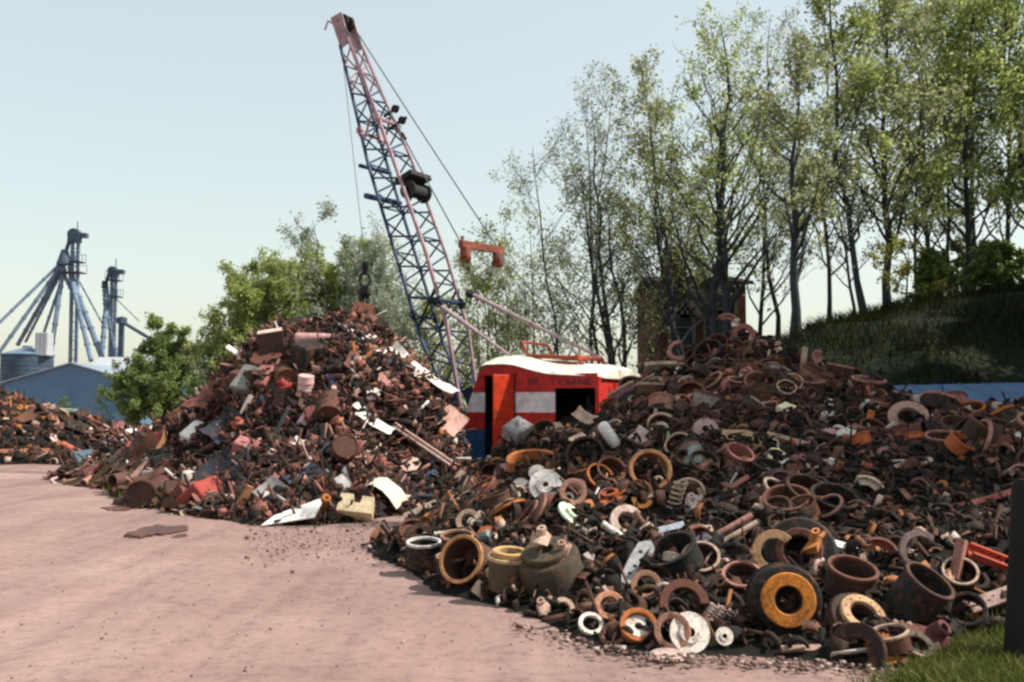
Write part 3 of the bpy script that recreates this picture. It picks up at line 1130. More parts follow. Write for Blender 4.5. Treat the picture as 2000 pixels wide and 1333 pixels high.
# grain bin with ribbed rings
bc = at(52, 745, 104)
br = 47 / F * 104
bt = at(52, 694, 104).z
binn = thing('grain_bin', Matrix.Translation((bc.x, 104, 0)), 'dark blue-grey round grain bin with an orange badge at the edge of the photo', 'grain bin')
mb = MB()
prof = []
k = 0
z = 0.0
while z < bt:
    prof += [(br, z), (br + 0.05, z + 0.22), (br, z + 0.44)]
    z += 0.46
prof += [(br, bt)]
mb.lathe(prof, 40, 0, Matrix.Translation((bc.x, 104, 0)))
link('bin_wall', mb.mesh('bin_wall', M_GALVDARK, 40), binn)
mb = MB()
mb.lathe([(br + .15, bt - .02), (br + .15, bt + .05), (0.5, bt + 0.75), (0.5, bt + 0.95), (0.0, bt + 1.0)], 32, 0, Matrix.Translation((bc.x, 104, 0)))
link('bin_roof', mb.mesh('bin_roof', M_GALV, 40), binn)
mb = MB()
bd = at(29, 722, 104 - br)
mb.lathe([(0, -0.05), (0.36, -0.05), (0.36, 0.05), (0, 0.05)], 20, 0, frame((bd.x, 104 - br * 0.90 - 0.05, bd.z), (-0.45, -1, 0)))
link('badge', mb.mesh('badge', mat_plain('orange_enamel', (0.42, 0.24, 0.05), 0.5)), binn)
mb = MB()
hd = at(86, 690, 103)
mb.bbox((hd.x, 103, hd.z + 0.9), (1.3, 1.4, 2.4), 0.06)
hop = tag(link('loading_hopper', mb.mesh('loading_hopper', M_PALE)), 'small lavender-grey hopper standing at the right of the dark grain bin', 'hopper')


def elevator(name, label, Y, legs, top, bot, head, plats, spouts, dist, group):
    base = at((legs[0] + legs[-1]) / 2, 0, Y)
    t = thing(name, Matrix.Translation((base.x, Y, 0)), label, 'grain elevator', group)
    for i, lx in enumerate(legs):
        a, b = at(lx - 5, bot, Y), at(lx, top, Y)
        mb = MB()
        M = frame(a, b - a, (1, 0, 0))
        mb.box((0, 0, (b - a).length / 2), (0.32, 0.32, (b - a).length), 0, M)
        for k in range(int((b - a).length / 2.4)):
            mb.box((0, 0, 1.2 + 2.4 * k), (0.40, 0.40, 0.06), 0, M)
        link('leg_trunk', mb.mesh('leg_trunk', M_GALV), t)
    # cross lattice and ladder between the two trunks
    a0, a1, b0, b1 = at(legs[0] - 5, bot, Y), at(legs[0], top, Y), at(legs[1] - 5, bot, Y), at(legs[1], top, Y)
    n = 14
    mb = MB()
    for k in range(n):
        p, q = a0.lerp(a1, k / n), b0.lerp(b1, (k + 0.0) / n)
        mb.tube([p, q], 0.05, 4)
    link('cross_bar', mb.mesh('cross_bar', M_GALVDARK), t)
    hc = at(head[0], head[1], Y)
    s = Y / F
    mb = MB()
    mb.lathe([(0.0, -0.5), (head[2] * s, -0.45), (head[2] * s, 0.45), (0, 0.5)], 16, 0, frame(hc, (0, 1, 0), (1, 0, 0), (1, 1, 1)))
    mb.box((hc.x, Y, hc.z - head[2] * s * 0.7), (head[2] * 1.8 * s, 1.0, head[2] * 1.2 * s))
    mb.tube([(hc.x + .3, Y, hc.z), (hc.x + .3, Y, hc.z + 1.5)], 0.06, 4)
    mb.box((hc.x + head[2] * s + .3, Y, hc.z - .1), (0.9, 0.8, 0.5))
    link('head_house', mb.mesh('head_house', M_GALVDARK), t)
    for (x0, x1, y) in plats:
        p, q = at(x0, y, Y), at(x1, y, Y)
        mb = MB()
        mb.box(((p.x + q.x) / 2, Y, p.z), (q.x - p.x, 2.0, 0.12))
        for e in (-1, 1):
            mb.tube([(p.x, Y + e, p.z + .95), (q.x, Y + e, p.z + .95)], 0.035, 4)
            for k in range(4):
                x = p.x + (q.x - p.x) * k / 3
                mb.tube([(x, Y + e, p.z), (x, Y + e, p.z + .95)], 0.03, 4)
        link('platform', mb.mesh('platform', M_GALVDARK), t)
    # down pipe to the distributor
    dc = at(dist[0], dist[1], Y)
    mb = MB()
    mb.tube([(hc.x - 0.5, Y, hc.z - 0.4), (dc.x + 0.2, Y, dc.z + dist[2] * s)], 0.22, 8)
    mb.lathe([(0.15, dist[2] * s), (0.35, dist[2] * s), (dist[2] * s * 0.9, -dist[2] * s * 0.6), (dist[2] * s, -dist[2] * s), (0.2, -dist[2] * s)], 14, 0, Matrix.Translation(dc))
    link('distributor', mb.mesh('distributor', M_GALVDARK), t)
    for (x0, y0, x1, y1, dY, r) in spouts:
        p, q = at(x0, y0, Y), at(x1, y1, Y + dY)
        mb = MB()
        mb.tube([p, q], r, 8)
        for k in range(1, 5):
            c = p.lerp(q, k / 5)
            mb.tube([c, c + (q - p).normalized() * 0.25], r * 1.25, 8)
        link('spout', mb.mesh('spout', M_GALV), t)
    return t


elevator('grain_elevator', 'tallest grain elevator with spouts fanning out from its blue-grey head', 112, [142, 153], 468, 720, (146, 459, 12), [(118, 162, 533), (140, 160, 512)],
         [(118, 515, -40, 668, -5, .17), (120, 518, -2, 690, -3, .21), (122, 520, 34, 675, 1, .24), (126, 520, 50, 668, 6, .17), (128, 525, 76, 680, 2, .17), (124, 522, 97, 705, -2, .26), (122, 530, 140, 568, 0, .2),
          (138, 540, 178, 705, -4, .26), (142, 550, 200, 700, -2, .32), (152, 545, 204, 640, 6, .09), (136, 520, 152, 590, 1, .3)], (126, 503, 15), 'grain elevators beyond the barn')
elevator('grain_elevator', 'shorter grain elevator with two crooked spouts, rising over the pale shed', 118, [219, 227], 535, 705, (221, 530, 9), [(212, 234, 548), (218, 234, 580)],
         [(205, 558, 207, 600, 0, .3), (207, 600, 199, 695, -2, .3), (208, 560, 216, 640, 2, .22), (216, 640, 220, 700, 1, .22), (226, 583, 272, 628, 5, .06), (208, 600, 228, 700, 0, .28)], (205, 556, 7), 'grain elevators beyond the barn')
mb = MB()
p = at(236, 690, 110)
mb.box((p.x, 110, p.z + 1.0), (0.5, 0.5, 4.6))
mb.lathe([(0, 3.2), (0.6, 3.3), (0.6, 3.9), (0, 4.1)], 10, 0, Matrix.Translation((p.x, 110, p.z)))
q = at(290, 660, 108)
mb.tube([(p.x, 110, p.z + 3.5), q], 0.22, 6)
mb.box((p.x, 110, p.z / 2 - 1), (0.5, 0.5, p.z - 1))
tag(link('conveyor_post', mb.mesh('conveyor_post', M_GALVDARK)), 'short dark post with a sloping conveyor, just right of the shorter elevator', 'conveyor')

# brick house among the trees
hY = 33.2
hx0, hx1 = at(1288, 600, hY).x, at(1457, 600, hY).x
hze, hzr = at(1400, 548, hY).z, at(1400, 518, hY).z
house = thing('brick_house', Matrix.Translation(((hx0 + hx1) / 2, hY + 3, 0)), 'reddish brown brick house half hidden behind trees above the heap', 'house')
M_BRICK = mat_plain('brown_brick', (0.13, 0.062, 0.045), 0.9, 0, 0.1, 0.35, 6.0)
mb = MB()
mb.box(((hx0 + hx1) / 2, hY + 3, hze / 2), (hx1 - hx0, 6, hze))
link('wall', mb.mesh('wall', M_BRICK), house)
mb = MB()
quad_prism(mb, [(hx0 - .2, hY - .3, hze - .05), (hx1 + .2, hY - .3, hze - .05), (hx1 + .2, hY + 3, hzr), (hx0 - .2, hY + 3, hzr)], 0.12)
quad_prism(mb, [(hx0 - .2, hY + 3.01, hzr), (hx1 + .2, hY + 3.01, hzr), (hx1 + .2, hY + 6.3, hze - .05), (hx0 - .2, hY + 6.3, hze - .05)], 0.12)
rf = link('roof', mb.mesh('roof', mat_plain('brown_shingle', (0.09, 0.065, 0.055), 0.9)), house)
mb = MB()
mb.box((hx0 + 0.9, hY + 3, hzr + .4), (0.6, 0.6, 1.3))
link('chimney', mb.mesh('chimney', M_BRICK), rf)
M_FRAME = mat_plain('window_white', (0.16, 0.14, 0.12), 0.7)
M_PANE = mat_plain('window_glass', (0.05, 0.06, 0.07), 0.08, 0, 0.6)
for wx, wy in ((1356, 582), (1318, 582), (1412, 582), (1330, 640), (1400, 640)):
    c = at(wx, wy, hY)
    mb = MB()
    for dx, dz, w, h in ((-.42, 0, .1, 1.3), (.42, 0, .1, 1.3), (0, .62, .94, .1), (0, -.62, 1.0, .1), (0, 0, .75, .05)):
        mb.box((c.x + dx, hY - 0.03, c.z + dz), (w, 0.1, h))
    fr = link('window', mb.mesh('window', M_FRAME), house)
    mb = MB()
    mb.box((c.x, hY - 0.01, c.z), (0.74, 0.03, 1.14))
    link('pane', mb.mesh('pane', mat_plain('pale_blind', (0.30, 0.28, 0.25), 0.7) if wx == 1356 else M_PANE), fr)

# low blue roof behind the right heap
shed = thing('blue_shed', Matrix.Translation((8.5, 16, 0)), 'low open shed with a faded blue roof between the heap and the grassy bank', 'shed')
M_BLUEROOF = mat_plain('faded_blue_roofing', (0.085, 0.15, 0.27), 0.85, 0, 0.1, 0.2, 2.0)
a = at(1722, 790, 15.6)
mb = MB()
X0, X1 = a.x, a.x + 9
quad_prism(mb, [(X0, 15.2, 1.70), (X1, 15.2, 1.80), (X1, 16.7, 2.20), (X0, 16.7, 2.00)], 0.05)
k = 0
while X0 + k * 0.4 < X1:
    x = X0 + 0.1 + k * 0.4
    f = (x - X0) / 9
    mb.tube([(x, 15.2, 1.71 + .1 * f), (x, 16.7, 2.01 + .2 * f)], 0.012, 4)
    k += 1
link('roof', mb.mesh('roof', M_BLUEROOF), shed)
for k in range(5):
    for y, z in ((15.3, 1.66), (16.6, 1.95)):
        mb = MB()
        mb.box((X0 + 0.2 + k * 2.1, y, z / 2 - .2), (0.12, 0.12, z + .35))
        link('post', mb.mesh('post', M_BARK), shed)

# ------------------------------------------------------------------ trees
LEAF = {
    'spring': mat_leaf('spring_leaf', [(0, (0.17, 0.23, 0.06)), (0.5, (0.33, 0.39, 0.13)), (1, (0.48, 0.50, 0.22))], 0.62),
    'green': mat_leaf('green_leaf', [(0, (0.065, 0.124, 0.039)), (0.6, (0.143, 0.221, 0.072)), (1, (0.286, 0.325, 0.117))], 0.5),
    'leafy': mat_leaf('light_green_leaf', [(0, (0.09, 0.16, 0.05)), (0.5, (0.20, 0.29, 0.10)), (1, (0.36, 0.41, 0.17))], 0.62),
    'olive': mat_leaf('olive_leaf', [(0, (0.15, 0.18, 0.08)), (0.5, (0.29, 0.32, 0.15)), (1, (0.44, 0.44, 0.25))], 0.62),
    'grey': mat_leaf('budding_leaf', [(0, (0.20, 0.24, 0.19)), (0.6, (0.32, 0.36, 0.28)), (1, (0.44, 0.47, 0.34))], 0.62),
    'yellow': mat_leaf('yellow_leaf', [(0, (0.169, 0.195, 0.026)), (0.5, (0.312, 0.325, 0.046)), (1, (0.442, 0.416, 0.104))]),
}


def quick_tube(V, Fq, pts, rads, n):
    """append an n-sided tapered tube (arrays, quads)"""
    o = len(V)
    pts = np.asarray(pts)
    t = np.gradient(pts, axis=0)
    t /= np.linalg.norm(t, axis=1)[:, None] + 1e-9
    ref = np.array([0.31, 0.95, 0.05]) if abs(t[0][1]) < 0.9 else np.array([1.0, 0, 0])
    u = np.cross(t, ref)
    u /= np.linalg.norm(u, axis=1)[:, None] + 1e-9
    w = np.cross(t, u)
    a = 2 * PI * np.arange(n) / n
    ring = pts[:, None, :] + (u[:, None, :] * np.cos(a)[None, :, None] + w[:, None, :] * np.sin(a)[None, :, None]) * np.asarray(rads)[:, None, None]
    V.extend(ring.reshape(-1, 3))
    for i in range(len(pts) - 1):
        for k in range(n):
            Fq.append((o + i * n + k, o + i * n + (k + 1) % n, o + (i + 1) * n + (k + 1) % n, o + (i + 1) * n + k))


def leaf_cards(P, size, rs):
    n = len(P)
    u = rs.normal(0, 1, (n, 3))
    u /= np.linalg.norm(u, axis=1)[:, None]
    v = np.cross(u, rs.normal(0, 1, (n, 3)))
    v /= np.linalg.norm(v, axis=1)[:, None] + 1e-9
    s = (size * rs.uniform(0.6, 1.4, n))[:, None]
    V = np.stack([P - u * s * 0.6, P + v * s * 0.34, P + u * s * 0.6, P - v * s * 0.34], 1).reshape(-1, 3)
    return V, np.arange(4 * n).reshape(n, 4)


TREES = 0


def tree(px, Y, top, wpx, label, leaf='spring', lean=0.0, start=0.35, spread=0.26, prim=16, leaves=4500, lsize=0.13, stems=1, up=1.1, base_z=None, group='trees behind the scrapyard', name='tree', cat='tree', bush=False):
    global TREES
    TREES += 1
    leaves = int(leaves * (1.4 if px > 1000 else 2.5))
    lsize *= 0.70
    start = max(0.06, start * 0.55)
    wpx *= 0.85
    prim = int(prim * 1.35)
    spread *= 1.1
    rs = np.random.RandomState(100 + TREES)
    x = at(px, 700, Y).x
    bz = max(0.0, BANK.h(x, Y)) - 0.1 if base_z is None else base_z
    H = max(1.3, at(px, top, Y).z - bz)
    r0 = max(0.03, wpx / F * Y / 2)
    V, Fq, tips = [], [], []
    for sidx in range(stems):
        az = rs.uniform(0, 6.28)
        off = 0.0 if stems == 1 else rs.uniform(0.04, 0.16) * H
        h = H * (1.0 if sidx == 0 else rs.uniform(0.72, 0.97))
        n = 10
        tt = np.linspace(0, 1, n)
        wob = np.cumsum(rs.normal(0, 0.011 * h, (n, 2)), axis=0)
        pts = np.c_[x + lean * H * tt ** 1.3 + off * np.cos(az) * tt + wob[:, 0] * (tt > 0), Y + off * np.sin(az) * tt + wob[:, 1] * (tt > 0), bz + h * tt]
        rad = r0 * (0.78 if stems > 1 else 1) * (1 - 0.93 * tt) ** 0.85
        rad[0] *= 1.3
        quick_tube(V, Fq, pts, rad, 7)
        tips.append(pts[-2:])
        for k in range(prim if stems == 1 else max(6, int(prim * 1.6 / stems))):
            f = start + (0.97 - start) * (k + rs.uniform(0, 1)) / (prim if stems == 1 else max(6, int(prim * 1.6 / stems)))
            i = f * (n - 1)
            a = int(min(i, n - 2))
            p0 = pts[a] + (pts[a + 1] - pts[a]) * (i - a)
            az2 = rs.uniform(0, 6.28)
            L = H * spread * rs.uniform(0.7, 1.25) * (1.15 - 0.75 * max(0, (f - start) / (1 - start)))
            dirn = np.array([math.cos(az2), math.sin(az2), up * rs.uniform(0.7, 1.4)])
            dirn /= np.linalg.norm(dirn)
            q = np.linspace(0, 1, 6)
            bp_ = p0 + np.outer(q * L, dirn) + np.outer(q ** 2 * L, [0, 0, 0.16 * (1 if not bush else -0.6)]) + np.cumsum(rs.normal(0, 0.025 * L, (6, 3)), axis=0) * (q > 0)[:, None]
            rb = max(0.012, np.interp(f, tt, rad) * 0.5)
            quick_tube(V, Fq, bp_, rb * (1 - 0.85 * q), 4)
            for j in range(5):
                g = rs.uniform(0.25, 1.0)
                ii = g * 5
                b = int(min(ii, 4))
                s0 = bp_[b] + (bp_[b + 1] - bp_[b]) * (ii - b)
                d2 = dirn * 0.8 + rs.normal(0, 0.55, 3) + np.array([0, 0, 0.35 if not bush else -0.1])
                d2 /= np.linalg.norm(d2)
                L2 = L * rs.uniform(0.25, 0.5)
                q3 = np.linspace(0, 1, 4)
                sp = s0 + np.outer(q3 * L2, d2) + np.cumsum(rs.normal(0, 0.03 * L2, (4, 3)), axis=0) * (q3 > 0)[:, None]
                quick_tube(V, Fq, sp, max(0.007, rb * 0.32) * (1 - 0.7 * q3), 3)
                tips.append(sp[1:])
                for m in range(3):
                    e0 = sp[rs.randint(1, 4)]
                    d3 = d2 + rs.normal(0, 0.6, 3)
                    d3 /= np.linalg.norm(d3)
                    e1 = e0 + d3 * L2 * rs.uniform(0.3, 0.6)
                    quick_tube(V, Fq, [e0, e1], [0.008, 0.004], 3)
                    tips.append(np.array([(e0 + e1) / 2, e1]))
    t = thing(name, Matrix.Translation((x, Y, bz)), label, cat, group)
    V = np.array(V) - np.array([x, Y, bz])
    M = Matrix.Translation((x, Y, bz))
    link('trunk', np_mesh('trunk', V, Fq, M_BARK), t, M)
    T = np.concatenate(tips)
    # foliage gathers in clumps, some twigs stay bare
    ci = rs.choice(len(T), max(1, int(len(T) * (0.7 if bush else 0.5))), replace=False)
    per = rs.gamma(1.3, 1.0, len(ci))
    cnt = np.maximum(0, (per / per.sum() * leaves)).astype(int)
    P = np.repeat(T[ci], cnt, axis=0)
    P = P + rs.normal(0, 0.022 * H ** 0.5 * 1.9, P.shape)
    P -= np.array([x, Y, bz])
    Vl, Fl = leaf_cards(P, lsize, rs)
    link('crown', np_mesh('crown', Vl, Fl, LEAF[leaf]), t, M)
    return t


g1 = 'trees standing on the grassy bank'
g2 = 'trees behind the crane and heaps'
tree(1555, 22.0, 150, 24, 'dark tree forking low at the left end of the grassy bank', 'olive', 0.01, 0.34, 0.27, 18, 3600, 0.12, group=g1)
tree(1692, 26, -70, 17, 'tall slim tree on the bank with a bend above its dark trunk', 'spring', -0.06, 0.30, 0.20, 20, 5200, 0.14, group=g1)
tree(1737, 27, -40, 20, 'tall tree beside the bent slim one, in the middle of the bank', 'olive', -0.01, 0.33, 0.22, 20, 5200, 0.14, group=g1)
tree(1672, 26.5, 330, 9, 'thin sapling leaning left beside the bent slim tree', 'grey', -0.12, 0.30, 0.30, 10, 900, 0.10, group=g1)
tree(1885, 29, -80, 15, 'tall yellow-green tree on the high part of the bank', 'spring', 0.01, 0.22, 0.20, 22, 6500, 0.15, group=g1)
tree(1857, 29.5, 90, 10, 'slender tree just left of the tall yellow-green one', 'olive', 0.0, 0.26, 0.20, 14, 2600, 0.14, group=g1)
tree(1795, 28, 40, 9, 'thin straight tree half-way along the bank', 'spring', 0.01, 0.2, 0.22, 16, 3600, 0.14, group=g1)
tree(1965, 30, -60, 13, 'leafy tree at the right edge of the photo on top of the bank', 'green', 0.0, 0.2, 0.22, 20, 6000, 0.15, group=g1)
tree(2010, 28, -100, 16, 'tree cut off by the right edge of the photo', 'spring', -0.02, 0.2, 0.24, 20, 6000, 0.15, group=g1)
tree(1820, 35, -20, 14, 'tall pale tree standing deep behind the bank', 'olive', 0.02, 0.3, 0.20, 20, 5200, 0.16, group=g1)
tree(1925, 36, -60, 14, 'tall hazy tree deep behind the yellow-green one', 'grey', 0.0, 0.25, 0.20, 20, 5200, 0.16, group=g1)
tree(1620, 34, 60, 12, 'airy half-bare tree behind the low-forking dark tree', 'grey', 0.0, 0.3, 0.22, 18, 2600, 0.14, group=g1)
tree(1770, 24.0, 470, 5, 'low yellow sapling with flat branches between the bank trees', 'yellow', 0.03, 0.30, 0.42, 9, 1000, 0.10, up=0.15, group=g1)
tree(2150, 25, 0, 16, 'leafy bank tree past the right edge', 'green', 0.0, 0.2, 0.26, 20, 6000, 0.17, group=g1)
tree(2260, 32, -60, 16, 'leafy bank tree far past the right edge', 'green', 0.0, 0.15, 0.28, 22, 7000, 0.18, group=g1)
tree(2150, 36, -40, 16, 'leafy tree behind the bank past the right edge', 'olive', 0.0, 0.15, 0.28, 22, 7000, 0.18, group=g1)
tree(2330, 23, -20, 16, 'second leafy bank tree past the right edge', 'green', 0.0, 0.1, 0.28, 22, 9000, 0.20, group=g1)
tree(2380, 19, 60, 16, 'low-branched tree past the right edge at the bank foot', 'green', 0.0, 0.08, 0.30, 22, 9000, 0.20, group=g1)
tree(2560, 21, -100, 18, 'broad tree far past the right edge of the bank', 'green', 0.0, 0.08, 0.30, 24, 11000, 0.22, group=g1)
tree(2760, 13.0, -900, 22, 'broad shade tree past the right edge, level with the drum heap', 'green', 0.0, 0.35, 0.27, 26, 15000, 0.22, base_z=0.2, group=g1)
tree(2640, 15.4, -700, 22, 'second shade tree past the right edge, level with the drum heap', 'green', 0.0, 0.30, 0.27, 26, 15000, 0.22, group=g1)
tree(2900, 11.2, -800, 20, 'third shade tree past the right edge, nearest the drum heap', 'green', 0.0, 0.45, 0.25, 24, 11000, 0.22, base_z=0.1, group=g1)
tree(2480, 16, -150, 18, 'broad tree past the right edge beside the drum heap', 'green', 0.0, 0.10, 0.32, 24, 11000, 0.20, group=g1)

tree(1415, 30, 10, 32, 'big forked tree in front of the brick house, reaching highest of its clump', 'spring', 0.01, 0.28, 0.22, 22, 5200, 0.14, stems=2, group=g2)
tree(1345, 31.5, 130, 16, 'green tree left of the big forked one', 'olive', -0.03, 0.2, 0.24, 20, 5000, 0.14, stems=2, group=g2)
tree(1290, 36, 210, 14, 'spring-green tree at the left corner of the brick house', 'spring', -0.02, 0.18, 0.24, 18, 4200, 0.15, stems=2, group=g2)
tree(1485, 34, 250, 12, 'airy tree right of the brick house', 'grey', 0.0, 0.25, 0.26, 16, 1900, 0.13, group=g2)
tree(1520, 37, 30, 12, 'tall nearly bare tree behind the left end of the bank', 'grey', -0.05, 0.3, 0.20, 18, 2300, 0.13, group=g2)
tree(1215, 33, 215, 18, 'many-stemmed tree rising behind the rear of the crane roof', 'olive', -0.02, 0.25, 0.22, 18, 3200, 0.13, stems=3, group=g2)
tree(1172, 35, 150, 12, 'tall thin-topped tree behind the crane, with a dark tuft on top', 'grey', -0.01, 0.3, 0.20, 18, 2500, 0.13, stems=2, group=g2)
tree(1100, 34, 290, 9, 'half-bare tree leaning left behind the back stops', 'grey', -0.10, 0.25, 0.26, 14, 1700, 0.12, group=g2)
tree(1045, 36, 410, 8, 'pale spindly tree just right of the bridle bar', 'spring', 0.0, 0.15, 0.22, 16, 2400, 0.13, stems=3, group=g2)
tree(985, 38, 430, 8, 'pale spindly tree behind the hanging bridle bar', 'olive', 0.0, 0.12, 0.22, 16, 2600, 0.13, stems=3, group=g2)
tree(935, 38, 500, 7, 'small spindly tree between the boom and the bridle bar', 'spring', 0.0, 0.10, 0.24, 14, 1900, 0.13, stems=3, group=g2)
tree(850, 40, 600, 6, 'bright yellow-green bush seen through the foot of the boom', 'yellow', 0.0, 0.08, 0.34, 16, 2600, 0.12, stems=3, bush=True, group=g2, name='bush', cat='bush')
tree(790, 40, 560, 7, 'grey budding tree close left of the boom', 'grey', 0.0, 0.15, 0.26, 14, 1600, 0.12, stems=2, group=g2)
tree(690, 43, 500, 9, 'leafy pale green tree just left of the hook chains', 'spring', 0.0, 0.06, 0.32, 18, 6500, 0.16, stems=4, group=g2)
tree(745, 44, 560, 8, 'low leafy tree between the hook chains and the boom', 'spring', 0.0, 0.06, 0.34, 18, 4500, 0.15, stems=4, group=g2)
tree(700, 40, 430, 13, 'grey-topped tree behind the hook chains', 'grey', 0.0, 0.20, 0.26, 20, 4200, 0.15, stems=3, group=g2)
tree(755, 42, 480, 10, 'hazy grey tree right of the hook chains', 'grey', 0.0, 0.25, 0.24, 16, 1900, 0.13, stems=2, group=g2)
tree(655, 42, 505, 10, 'leafy light green tree behind the crest of the left mound', 'spring', 0.0, 0.10, 0.28, 20, 9500, 0.16, stems=4, group=g2)
tree(580, 42, 525, 10, 'broad light green tree left of the mound crest', 'spring', 0.0, 0.08, 0.30, 20, 9500, 0.16, stems=4, group=g2)
tree(540, 43, 520, 9, 'pale green tree between the darker and the broad ones', 'spring', 0.0, 0.06, 0.32, 18, 7500, 0.16, stems=4, group=g2)
tree(617, 43, 530, 9, 'yellowish green tree right of the broad light green one', 'spring', 0.0, 0.06, 0.32, 18, 7500, 0.16, stems=4, group=g2)
tree(480, 41, 570, 9, 'feathery light tree edging the darker green one', 'spring', 0.0, 0.06, 0.32, 18, 6500, 0.16, stems=4, group=g2)
tree(505, 40, 535, 10, 'darker green tree at the left end of the tree row', 'spring', 0.0, 0.08, 0.30, 20, 9500, 0.16, stems=4, group=g2)
tree(450, 40, 640, 7, 'low green bush at the foot of the darker green tree', 'leafy', 0.0, 0.05, 0.36, 14, 3800, 0.13, stems=3, bush=True, group=g2, name='bush', cat='bush')
tree(318, 52, 635, 14, 'rounded willowy tree alone in front of the blue barn', 'leafy', 0.0, 0.06, 0.30, 22, 13000, 0.19, stems=5, bush=True, group=g2, up=0.8)
tree(275, 53, 690, 8, 'lower dark green bush hiding the corner of the blue barn', 'leafy', 0.0, 0.05, 0.36, 14, 4500, 0.16, stems=3, bush=True, group=g2, name='bush', cat='bush')
tree(365, 52, 680, 8, 'lower olive bush right of the rounded willowy tree', 'olive', 0.0, 0.05, 0.36, 14, 4500, 0.16, stems=3, bush=True, group=g2, name='bush', cat='bush')
tree(131, 60, 790, 3, 'tiny green shrub in front of the blue barn wall', 'green', 0.0, 0.05, 0.4, 10, 900, 0.13, stems=3, bush=True, group=g2, name='bush', cat='bush')
for k, (bx, bY, btop, lf, lb) in enumerate(((1830, 30, 500, 'green', 'green brush left of the slender bank tree'), (1905, 30, 470, 'olive', 'brush behind the tall yellow-green tree'), (1985, 29, 480, 'green', 'dense brush at the right edge of the bank'),
        (1930, 25, 560, 'green', 'low dark brush on the shaded slope near the right edge'), (1830, 24, 610, 'green', 'low dark brush half-way down the shaded slope'))):
    tree(bx, bY, btop, 6, lb, lf, 0.0, 0.05, 0.34, 13, 2600, 0.15, stems=4, bush=True, group='brush on the grassy bank', name='bush', cat='bush')
mb = MB()
p = at(399, 745, 48)
mb.tube([(p.x, 48, 0), (p.x, 48, at(399, 682, 48).z)], 0.12, 8)
mb.box((p.x, 48, at(399, 690, 48).z), (0.5, 0.1, 0.1))
tag(link('wooden_post', mb.mesh('wooden_post', M_PALE)), 'pale wooden post standing just right of the rounded willowy tree', 'post')

# near-black upright added for the dark strip at the right edge
mb = MB()
pp = gp(1990, 1292)
mb.lathe([(0.0, -0.05), (0.095, -0.05), (0.088, 0.6), (0.085, 1.15), (0.06, 1.2), (0.0, 1.2)], 12, 0, Matrix.Translation((pp.x, pp.y, 0)) @ Matrix.Rotation(R(4), 4, 'Y'))
tag(link('dark_edge_stub', mb.mesh('dark_edge_stub', mat_plain('edge_strip_black', (0.012, 0.011, 0.010), 0.9), 40)), 'nearly black upright added in the grass at the bottom right edge', 'post')


# ------------------------------------------------------------------ scrap: shapes of unit size, axis along z
def arc_pts(r, a0, a1, n):
    return [(r * math.cos(a0 + (a1 - a0) * i / n), r * math.sin(a0 + (a1 - a0) * i / n)) for i in range(n + 1)]


def circ(r, n, cx=0.0, cy=0.0):
    return [(cx + r * math.cos(2 * PI * i / n), cy + r * math.sin(2 * PI * i / n)) for i in range(n)]


def sh_drum(h=0.6, hole=0.17, bolts=8, n=28):
    a = MB().lathe([(0.455, 0.0), (0.47, 0.02), (0.47, h - 0.06), (0.435, h - 0.06), (0.425, 0.07), (0.455, 0.05)], n, closed=True)
    b = MB().lathe([(0.43, h - 0.075), (0.495, h - 0.075), (0.5, h - 0.065), (0.5, h - 0.01), (0.49, h), (0.43, h), (0.425, h - 0.01)], n, closed=True)
    c = MB().prism(circ(0.453, n), 0.003, 0.05, [circ(hole, 14)] + [circ(0.028, 6, 0.27 * math.cos(2 * PI * k / bolts), 0.27 * math.sin(2 * PI * k / bolts)) for k in range(bolts)])
    return [('drum_shell', a, 0), ('rim', b, 1), ('hub_plate', c, 0)]


def sh_hubdrum(h=0.55, ro=0.25, ri=0.135, n=32):
    """closed side up: stepped back with a proud ring"""
    a = MB().lathe([(0.47, -h), (0.5, -h), (0.5, -h + 0.07), (0.475, -h + 0.08), (0.475, -0.05), (0.44, 0.0), (0.32, 0.02), (0.29, 0.05), (ri - 0.02, 0.05), (ri - 0.03, -0.22), (0.05, -0.24), (0.05, -0.3), (0.44, -0.1), (0.44, -h)], n, closed=True)
    b = MB().lathe([(ri, 0.04), (ri, 0.10), (ri + 0.012, 0.115), (ro - 0.015, 0.115), (ro, 0.10), (ro, 0.04)], n, closed=True)
    c = MB()
    for k in range(10):
        t = 2 * PI * k / 10
        c.lathe([(0, 0.1), (0.014, 0.1), (0.014, 0.130), (0, 0.130)], 6, 0, Matrix.Translation(((ro + ri) / 2 * math.cos(t), (ro + ri) / 2 * math.sin(t), 0)))
    return [('drum_shell', a, 0), ('hub_ring', b, 1), ('stud', c, 1)]


def sh_disc(hole=0.12, bolts=5, hat=0.09, n=28, th=0.035):
    a = MB().prism(circ(0.5, n), -th, th, [circ(0.245, 16)])
    b = MB().prism(circ(0.25, 20), hat - 0.03, hat, [circ(hole, 12)] + [circ(0.026, 6, 0.185 * math.cos(2 * PI * k / bolts), 0.185 * math.sin(2 * PI * k / bolts)) for k in range(bolts)])
    b.lathe([(0.25, -th), (0.262, -th), (0.262, hat), (0.25, hat)], 20, closed=True)
    return [('rotor', a, 0), ('hat', b, 1)]


def sh_ring(ri=0.31, h=0.12, n=28):
    return [('ring', MB().lathe([(ri, -h / 2), (ri, h / 2 - .01), (ri + .015, h / 2), (0.485, h / 2), (0.5, h / 2 - .015), (0.5, -h / 2)], n, closed=True), 0)]


